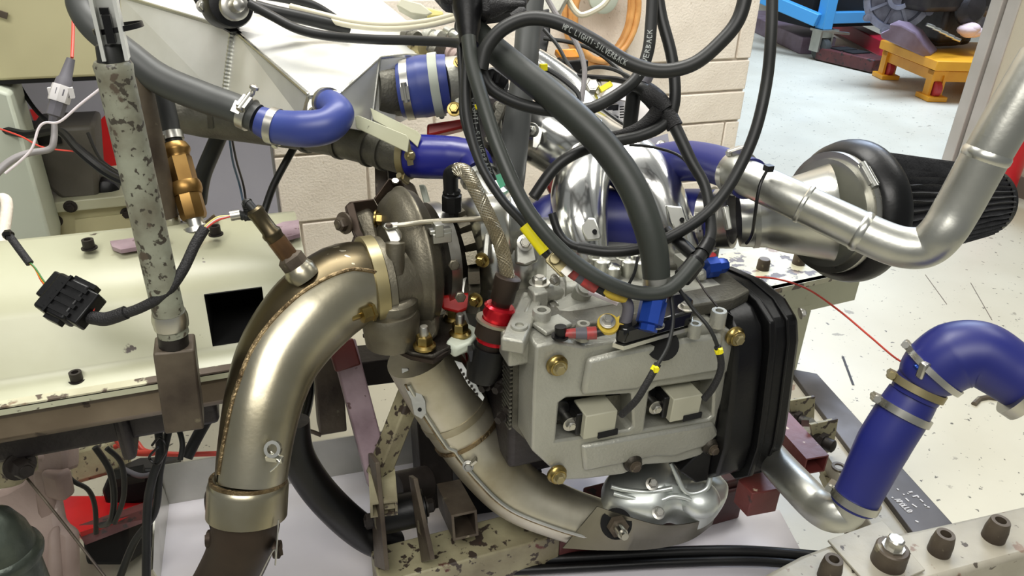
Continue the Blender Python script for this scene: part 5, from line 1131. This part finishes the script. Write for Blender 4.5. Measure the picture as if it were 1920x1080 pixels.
MB().cyl(D(1051, 628, .93), D(1051, 612, .925), .0075, seg=16).ring(D(1050, 630, .93), EZ, .004, .011, .003).o('black_cap', 'black_plastic', sn)
# sensor leads down to the coil packs
for pts, l, tg in (([(1258, 555, .935), (1262, 600, .925), (1252, 650, .915), (1232, 685, .905), (1212, 720, .905), (1192, 752, .91), (1165, 778, .93)], 'thin black lead with yellow tie running to the left coil', (1226, 692)),
                   ([(1272, 540, .94), (1300, 580, .94), (1330, 615, .935), (1347, 655, .94), (1352, 690, .95), (1338, 725, .96), (1320, 748, .97)], 'thin black lead with yellow tie running to the right coil', (1348, 670))):
    p_ = Path(pts, 5, n=8); t = thing('sensor_lead', l, 'lead', p_.at(.5)[0])
    p_.seg(0, .55, -.0008).o('lead', 'rubber', t); p_.seg(.52, 1, .0012).o('sleeve', 'sleeve', t)
    a = p_.at(.56); MB().ring(a[0], a[1], a[2]*.9, a[2]+.002, .006, 16).box(a[0]-FW*.006, (.005, .004, .007)).o('yellow_tie', 'shrink_yellow', t)
# wiring loom tee at right
t = thing('wiring_loom', 'black heat shrunk wiring tee looping down the right of the runners', 'wiring', D(1280, 300, 1.0))
l1 = Path([(1170, 160, 1.02, 6), (1200, 165, 1.01, 12), (1232, 190, 1.005, 15), (1262, 232, 1.0, 12), (1295, 300, .995, 11), (1322, 350, .99, 10), (1332, 410, .98, 10), (1330, 450, .97, 11), (1305, 490, .955, 13), (1280, 520, .945, 14), (1250, 540, .94, 12)], n=8)
l1.mesh(16).o('loom', 'rubber', t)
for a_, b_, g_ in ((.09, .20, .004), (.21, .27, .003), (.84, .93, .003), (.74, .80, .002)): l1.seg(a_, b_, g_).o('shrink_boot', 'sleeve' if a_ < .5 else 'black_satin', t)
l2 = Path([(1235, 205, 1.0, 15), (1222, 222, 1.005, 14), (1195, 240, 1.01, 10), (1160, 250, 1.02, 6), (1130, 252, 1.03, 5)], n=7); l2.mesh(14).o('branch', 'sleeve', t)
l3 = Path([(1190, 165, 1.03, 14), (1184, 210, 1.04, 14), (1180, 250, 1.05, 13)], n=6); l3.mesh(14).o('branch', 'rubber', t)
l4 = Path([(1302, 480, .965, 12), (1282, 462, .985, 13), (1262, 445, 1.0, 11), (1250, 430, 1.01, 8)], n=6); l4.mesh(14).o('branch', 'black_satin', t)
Path([(1218, 130, 1.03, 14), (1205, 160, 1.02, 12)], n=4).mesh(14).o('grey_boot', 'grey_boot', t)
# main harness drop at top centre
t = thing('harness_boot', 'black moulded harness boot hanging at the top centre of the engine', 'harness', D(878, 60, .95))
MB().lathe(D(875, -20, .96), D(880, 92, .945)-D(875, -20, .96), [(0, .020), (.03, .0195), (.042, .0165), (.055, .0155), (.066, .013), (.078, .0125)], 24).o('boot', 'black_satin', t)
MB().slab([D(x, y, .96) for x, y in [(800, -30), (1000, -30), (985, -5), (990, 8), (950, 22), (905, 28), (858, 8), (830, 4)]], FW*.04).o('harness_tape', 'sleeve', t, bev=.008)
MB().lathe(D(918, 12, .95), D(985, 8, .95)-D(918, 12, .95), [(0, .016), (.012, .012), (.022, .007), (.045, .004)], 14).lathe(D(960, 35, .94), D(985, 22, .94)-D(960, 35, .94), [(0, .007), (.014, .009), (.02, .006)], 12).o('tape_tail', 'sleeve', t)
cable('black cable from the harness boot running behind the yellow lead', [(862, 88, .96), (866, 160, .95), (868, 220, .945), (885, 275, .94), (905, 325, .94)], 6)
pw, ow = cable('black printed cable hanging between the two harness cables', [(884, 100, .96), (889, 180, .96), (893, 240, .96), (905, 290, .965), (925, 340, .97)], 8)
print_on(pw, 'LIGHT1-SILVERBACK', .35, .95, .006, ow, ang0=.0, flip=-1, sw=.0005)
MB_ = Path([(893, 196, .95), (896, 204, .95)], 4).mesh(8); tag(MB_.o('yellow_tie', 'shrink_yellow'), 'tiny yellow tie on the hanging printed cable', 'cable tie')
cable('black cable running left across the intercooler top to the harness boot', [(470, 8, 1.12), (510, 30, 1.11), (560, 55, 1.1), (620, 68, 1.09), (700, 74, 1.06), (780, 76, 1.03), (850, 80, .99), (874, 86, .97)], 9)
cable('thick black hose lying over the intercooler top towards the valve', [(478, 12, 1.14), (515, 22, 1.15), (570, 34, 1.17), (620, 46, 1.19), (652, 54, 1.21)], 12)
cable('black hose in the upper background behind the intercooler top', [(480, -12, 1.3), (540, -2, 1.32), (590, 12, 1.35), (640, 44, 1.38)], 9)
for k, (l, dy) in enumerate((('upper ivory plastic hose draped across the top behind the intercooler', 0), ('lower ivory plastic hose draped across the top behind the intercooler', 8))):
    cable(l, [(545, 12+dy, 1.2), (600, 26+dy, 1.19), (660, 40+dy, 1.18), (730, 46+dy, 1.16), (800, 40+dy, 1.13), (858, 26+dy, 1.1)], 5.5, 'ivory_hose')
cable('black vacuum hose hanging behind the dyno cover near the blockwork', [(560, 262, 1.3), (538, 300, 1.3), (512, 350, 1.3), (496, 395, 1.3), (490, 412, 1.29)], 7)
cable('black rubber hose behind the brass coupling', [(420, 235, 1.32), (400, 280, 1.34), (380, 330, 1.36), (372, 380, 1.38)], 15)
for l, o_, m in (('thin blue wire hanging by the blockwork left edge', 0, 'blue_wire'), ('thin dark wire hanging by the blockwork left edge', 7, 'dark_steel')):
    cable(l, [(428+o_*.4, 236, 1.27), (436+o_, 300, 1.36), (450+o_, 350, 1.45), (460+o_*.5, 400, 1.45)], 2, m, 6)
# grey power plug and white wire, upper left
t = thing('power_connector', 'grey and white inline connector hanging from the olive cabinet', 'connector', D(108, 190, 1.15))
Path([(138, -20, 1.2), (137, 60, 1.18), (135, 108, 1.16)], 3, n=4).mesh(8).o('red_lead', 'red_wire', t)
a = D(133, 110, 1.15); b_ = D(98, 232, 1.15); d_ = (b_-a)
MB().lathe(a, d_, [(0, .006), (.03, .009), (.034, .012), (.045, .013), (.05, .0145), (.06, .0145)], 18).o('boot', 'grey_boot', t)
MB().lathe(a, d_, [(.044, .0150), (.047, .0155), (.068, .0155), (.070, .0150)], 8).o('collar', 'white_plastic', t)
for s_ in (-1, 1): MB().box(a+d_.normalized()*.055+RT*.016*s_, (.006, .008, .016)).o('latch', 'white_plastic', t)
MB().lathe(a, d_, [(.068, .0125), (.092, .0125), (.094, .008), (.104, .006)], 8).o('plug', 'grey_boot', t)
Path([(102, 226, 1.15, 5), (101, 262, 1.15, 6), (92, 280, 1.15, 6), (50, 288, 1.14, 6.5), (15, 305, 1.13, 7), (-20, 340, 1.12, 7)], n=6).mesh(12).o('grey_cable', 'grey_wire', t)
cable('thin white wire looping past the grey connector', [(187, 167, 1.12), (150, 196, 1.12), (112, 228, 1.12), (85, 230, 1.12), (72, 242, 1.12), (60, 278, 1.12), (38, 302, 1.12), (10, 325, 1.12)], 2.4, 'white_wire', 8)
for i, pts in enumerate(([(-10, 238, 1.5), (50, 252, 1.48), (110, 246, 1.45), (150, 285, 1.42), (200, 325, 1.4), (240, 345, 1.38)], [(30, 150, 1.6), (70, 210, 1.55), (130, 260, 1.5), (180, 300, 1.45), (225, 330, 1.42)], [(20, 150, 1.62), (35, 200, 1.6), (45, 245, 1.58)], [(165, 250, 1.5), (190, 300, 1.46), (235, 330, 1.42)])):
    cable(('thick black wiring strand', 'diagonal black wire', 'short black wire', 'slanting black wire')[i]+(' in front of the motor housing lid', ' crossing from the olive cabinet to the green post', ' beside the pale upright under the olive cabinet', ' in front of the red patch by the green post')[i], pts, (8, 4, 4, 3)[i], 'black_plastic', 8)
cable('thin red wire in front of the grey motor housing', [(-5, 240, 1.45), (40, 256, 1.44), (80, 276, 1.43), (140, 284, 1.43)], 1.6, 'red_wire', 6)
# small background wires behind the manifold
for l, pts, r, m in (('thin dark wire sloping behind the loop to the manifold', [(1020, 55, 1.35), (1045, 85, 1.34), (1065, 120, 1.33), (1100, 170, 1.32), (1145, 215, 1.3)], 3.5, 'rubber'),
                  ('thin black wire from the yellow tie along the plenum', [(1018, 125, 1.2), (1050, 145, 1.2), (1080, 170, 1.2), (1090, 190, 1.2)], 5, 'rubber'),
                  ('black wire crossing the blockwork below the hose coil', [(1020, 72, 1.4), (1080, 82, 1.38), (1130, 105, 1.34), (1180, 150, 1.3)], 4, 'rubber'),
                  ('black wire bowing over the ignition box', [(1090, 134, 1.32), (1115, 126, 1.3), (1150, 130, 1.28), (1195, 152, 1.25)], 4, 'rubber'),
                  ('heavy black wire along the top of the ignition box', [(1060, 142, 1.3), (1110, 146, 1.28), (1160, 150, 1.26), (1210, 165, 1.22)], 6, 'black_plastic'),
                  ('clear grey breather tube looping from the top', [(1022, -10, 1.2), (1045, 30, 1.2), (1080, 80, 1.2), (1096, 130, 1.2), (1090, 190, 1.2)], 5, 'grey_wire'),
                  ('thin black wire curving right from the runner to the loom', [(1180, 272, 1.1), (1220, 275, 1.1), (1270, 290, 1.08), (1300, 320, 1.06), (1325, 370, 1.03)], 3, 'rubber'),
                  ('thin black wire under the breather tee', [(1130, 205, 1.2), (1165, 230, 1.18), (1195, 248, 1.16)], 3.5, 'rubber'),
                  ('white wire bundle at the top beside the peach hose coil', [(1060, -10, 1.5), (1078, 20, 1.5), (1095, 28, 1.5), (1130, 10, 1.5), (1150, -20, 1.5)], 6, 'ivory_hose'),
                  ('thin dark lead behind the right coil lead', [(1305, 520, 1.05), (1325, 550, 1.02), (1345, 575, 1.0)], 2, 'dark_steel'),
                  ('thin black wire hanging below the thick hose', [(1196, 482, 1.03), (1190, 510, 1.02), (1178, 535, 1.02)], 3, 'rubber')):
    cable(l, pts, r, m, 8)
# coil of peach hose on the wall
t = thing('hose_coil', 'coil of peach coloured air hose hanging on the blockwork wall', 'hose', Vy(1130, 30, 2.24))
cw = Vy(1128, 15, 2.25)
for k, (ra, rb) in enumerate(((.118, .165), (.108, .155), (.098, .172), (.112, .148))):
    pts = []
    for i in range(33):
        a = 2*math.pi*i/32; pts.append(cw+X3(ra*math.cos(a)+.006*k-.01, -.012*(k % 2)-.004*k, rb*math.sin(a)-.004*k))
    MB().sweep(pts, [.0105]*33, 10, cap=False).o('coil_turn', 'peach_hose', t)
tag(MB().lathe(Vy(1130, -6, 2.2), (0, -1, .1), [(0, .05), (.01, .05), (.014, .045)], 32).o('wall_disc', 'pale_green'), 'pale green round disc in front of the hose coil at the top', 'disc')
t = thing('vertical_hose', 'dark grey vertical rubber pipe rising behind the thick hose', 'pipe', D(965, 200, 1.12))
Path([(1000, -30, 1.16, 24), (990, 60, 1.15, 24), (985, 120, 1.14, 24), (975, 190, 1.13, 24), (965, 260, 1.12, 27), (955, 330, 1.11, 30), (946, 390, 1.12, 30)], n=7).mesh(22).o('tube', 'rubber_grey', t)
# ignition box and orange connector behind
t = thing('ignition_box', 'white and grey boxed electronics mounted behind the manifold', 'control box', D(1170, 210, 1.33))
MB().slab([D(x, y, d_) for x, y, d_ in [(1124, 190, 1.3), (1150, 150, 1.36), (1200, 160, 1.4), (1240, 200, 1.38), (1230, 260, 1.33), (1140, 262, 1.28)]], FW*.05).o('case', 'frame_paint', t, bev=.004)
MB().slab([D(x, y, d_) for x, y, d_ in [(1128, 180, 1.29), (1152, 152, 1.33), (1196, 162, 1.33), (1180, 190, 1.30)]], FW*.01).o('white_top', 'white_plastic', t)
for i in range(4): MB().box(D(1132, 190+i*22, 1.275), (.028, .01, .011)).o('terminal_block', 'white_plastic', t)
for i in range(3): MB().box(D(1142, 201+i*22, 1.275), (.03, .012, .010)).o('dark_socket', 'black_plastic', t)
mb = MB(); 
for i in range(5): mb.box(D(1166, 200+i*5, 1.272), (.008, .001, .0022))
mb.o('printed_marks', 'black_plastic', t)
MB().slab([D(x, y, d_) for x, y, d_ in [(1205, 265, 1.28), (1252, 250, 1.3), (1256, 275, 1.3), (1210, 292, 1.28)]], FW*.04).o('side_bracket', 'grey_panel', t)
MB().bolt(D(1240, 272, 1.28), -FW, .006).bolt(D(1110, 164, 1.28), -FW, .012).o('screw', 'zinc', t)
MB().box(D(1136, 163, 1.27), (.022, .010, .009), ((RT*.85+UP*.5).normalized(), FW, (UP*.85-RT*.5).normalized())).o('yellow_label', 'shrink_yellow', t); MB().box(D(1140, 236, 1.265), (.008, .01, .02)).o('yellow_label', 'shrink_yellow', t)
t = thing('orange_connector', 'orange topped black connector behind the hose coil end', 'connector', D(1075, 110, 1.4))
MB().slab([D(x, y, 1.4) for x, y in [(1040, 92), (1080, 90), (1088, 108), (1055, 112)]], FW*.03).o('cap', 'orange_part', t, bev=.003)
MB().box(D(1072, 135, 1.4), (.05, .04, .05)).o('socket', 'black_plastic', t, bev=.004)
MB().box(D(1068, 115, 1.39), (.010, .006, .008)).o('tie', 'shrink_yellow', t)
MB_ = MB().box(D(1019, 126, 1.19), (.012, .006, .010)); tag(MB_.o('yellow_tie', 'shrink_yellow'), 'yellow cable tie beside the vertical grey pipe', 'cable tie')
t = thing('idle_valve', 'black plastic idle valve assembly behind the grey pipe', 'valve', D(1015, 80, 1.4))
MB().slab([D(x, y, 1.42) for x, y in [(1005, 20), (1030, 15), (1032, 60), (1022, 110), (1034, 116), (1030, 126), (1010, 120)]], FW*.04).o('body', 'black_plastic', t, bev=.003)
MB().slab([D(x, y, 1.46) for x, y in [(1005, -20), (1072, -20), (1050, 22), (1020, 30)]], FW*.04).o('top_plate', 'cast_alu', t, bev=.003)
t = thing('loom_connector', 'black ribbed wiring connector half hidden by the thick hose', 'connector', D(930, 145, 1.05))
MB().slab([D(x, y, 1.05) for x, y in [(905, 130), (925, 124), (955, 148), (945, 168), (928, 164), (908, 148)]], FW*.04).o('body', 'black_plastic', t, bev=.003)
for k in range(3): MB().bar(D(914+k*11, 130+k*5, 1.045), D(910+k*11, 146+k*5, 1.045), .004, .004).o('rib', 'black_satin', t)
# dark engine hardware glimpsed between the cables
t = thing('throttle_linkage', 'dark tangled throttle linkage and castings behind the hanging cables', 'linkage', D(925, 240, 1.2))
MB().slab([D(x, y, 1.24) for x, y in [(900, 170), (960, 180), (975, 260), (960, 360), (900, 330), (880, 240)]], FW*.06).o('casting', 'oily_cast', t, bev=.01)
for x, y, r, m in ((938, 200, .012, 'cast_alu_dark'), (945, 192, .006, 'zinc'), (932, 226, .008, 'cast_alu'), (918, 262, .01, 'cast_alu_dark'), (958, 165, .01, 'zinc')): MB().lathe(D(x, y, 1.2), (-FW+EZ*.4), [(-.03, r), (0, r), (.003, r*.7)], 14).o('spindle', m, t)
MB().bar(D(922, 250, 1.18), D(945, 190, 1.18), .014, .006).o('lever', 'cast_alu_dark', t)
mb = MB()
t = thing('sensor_cluster', 'brass and grey sensors clustered above the wide blue coupler', 'sensor', D(820, 95, 1.3))
for x, y, dx, dy, r, m in ((770, 100, 20, -6, .014, 'brass_plate'), (800, 96, 24, 4, .016, 'cast_alu_dark'), (845, 100, 18, 10, .018, 'pink_cast'), (838, 60, 26, 14, .012, 'alu_bright'), (800, 70, 30, 6, .016, 'cast_alu'), (760, 66, 20, 6, .012, 'cast_alu_dark')):
    MB().lathe(D(x, y, 1.3), D(x+dx, y+dy, 1.28)-D(x, y, 1.3), [(0, r), (.015, r), (.016, r*.8), (.028, r*.8), (.029, r*1.1), (.036, r)], 14).o('sensor_body', m, t)
MB().slab([D(x, y, 1.36) for x, y in [(745, 60), (860, 55), (875, 130), (760, 115)]], FW*.05).o('mounting', 'cast_alu_dark', t, bev=.008)
t = thing('plug_connector', 'grey plastic plug with tan sleeve above the ivory hoses', 'connector', D(780, 20, 1.35))
MB().slab([D(x, y, 1.35) for x, y in [(742, 10), (752, -4), (790, 6), (812, 24), (800, 30), (770, 26)]], FW*.03).o('body', 'grey_box', t, bev=.003)
MB().slab([D(x, y, 1.352) for x, y in [(786, 10), (830, 20), (832, 30), (800, 32)]], FW*.02).o('tan_sleeve', 'yellow_wire', t, bev=.003)
# steel gantry strips behind the turbo
t = thing('mount_bracket', 'greasy steel engine mount strips standing behind the turbocharger', 'bracket', D(750, 380, 1.3))
for pts, d_, m in (([(702, 308), (724, 304), (728, 360), (704, 380)], 1.22, 'brown_steel'), ([(726, 306), (745, 306), (748, 345), (730, 350)], 1.22, 'dark_steel'), ([(752, 330), (775, 345), (800, 410), (770, 420)], 1.2, 'brown_steel'), ([(785, 346), (796, 346), (812, 400), (800, 402)], 1.19, 'pale_green'), ([(735, 360), (750, 352), (770, 385), (760, 410)], 1.2, 'white_plastic'), ([(715, 398), (748, 360), (756, 385), (735, 420), (716, 415)], 1.21, 'red_oxide')):
    MB().slab([D(x, y, d_) for x, y in pts], FW*.02).o('strip', m, t, bev=.002)
# black hoses on the tray
for l, pts, r in (('thick black hose curving from the downpipe down to the mount', [(548, 790, 1.12), (556, 850, 1.14), (590, 910, 1.17), (640, 965, 1.2), (690, 1004, 1.24), (730, 1020, 1.30)], 32),
                  ('slim black hose dropping behind the downpipe', [(578, 690, 1.28), (580, 740, 1.26), (568, 790, 1.22), (552, 812, 1.2)], 9),
                  ('first black pipe lying along the tray bottom', 'A', 11),
                  ('second black pipe lying along the tray front', 'B', 9),
                  ('thin rusty wire behind the downpipe on the tray edge', [(560, 808, 1.32), (580, 808, 1.32), (602, 816, 1.32)], 4)):
    if pts == 'A': pts = [(x, y, dep(Vz(x, y, .275))) for x, y in [(960, 1052), (1120, 1043), (1260, 1036), (1400, 1034), (1540, 1044)]]
    if pts == 'B': pts = [(x, y, dep(Vz(x, y, .270))) for x, y in [(960, 1070), (1120, 1062), (1280, 1054), (1420, 1052), (1540, 1062)]]
    cable(l, pts, r, 'brown_steel' if 'rusty' in l else 'black_plastic', 20, 'hose', cat='hose')
cable('thin red wire trailing from behind the timing cover across the floor to the blue elbow', [(1395, 520, 1.3), (1450, 522, 1.25), (1510, 540, 1.2), (1570, 580, 1.12), (1630, 630, 1.05), (1680, 672, .97), (1718, 690, .92)], 1.9, 'red_wire', 8)
t = thing('crimp_terminal', 'small blue crimp terminal on the hose clamp screw at right', 'terminal', D(1726, 690, .91))
MB().cyl(D(1716, 690, .91), D(1728, 684, .91), .004).o('sleeve', 'anodised_blue', t)
MB().box(D(1732, 694, .905), (.012, .010, .022)).o('screw_block', 'zinc', t, bev=.002)
# floor litter and cracks
for i, (x0_, y0_, x1_, y1_) in enumerate(((1580, 668, 1600, 722), (1735, 515, 1775, 570), (1820, 530, 1860, 600))):
    tag(MB().bar(Vz(x0_, y0_, .001), Vz(x1_, y1_, .001), .007 if i == 0 else .0025, .001).o('floor_mark', 'dark_steel' if i == 0 else 'dull_brown'), ('dark wire scrap lying on the cream floor by the timing cover', 'fine floor crack nearest the air filter', 'fine floor crack nearer the right edge')[i], 'mark')
tag(Path([(1826, 756, 0), (1845, 744, 0), (1872, 748, 0)], 1, n=4).mesh(6).o('floor_scrap', 'dark_steel') if 0 else MB().sweep([Vz(1826, 758, .004), Vz(1836, 748, .004), Vz(1852, 745, .004), Vz(1872, 748, .004)], [.008]*4, 8).o('floor_scrap', 'brown_steel'), 'curved dark scrap on the floor under the blue elbow', 'scrap')
# lid strips: stray lever of the bench at the lower edge
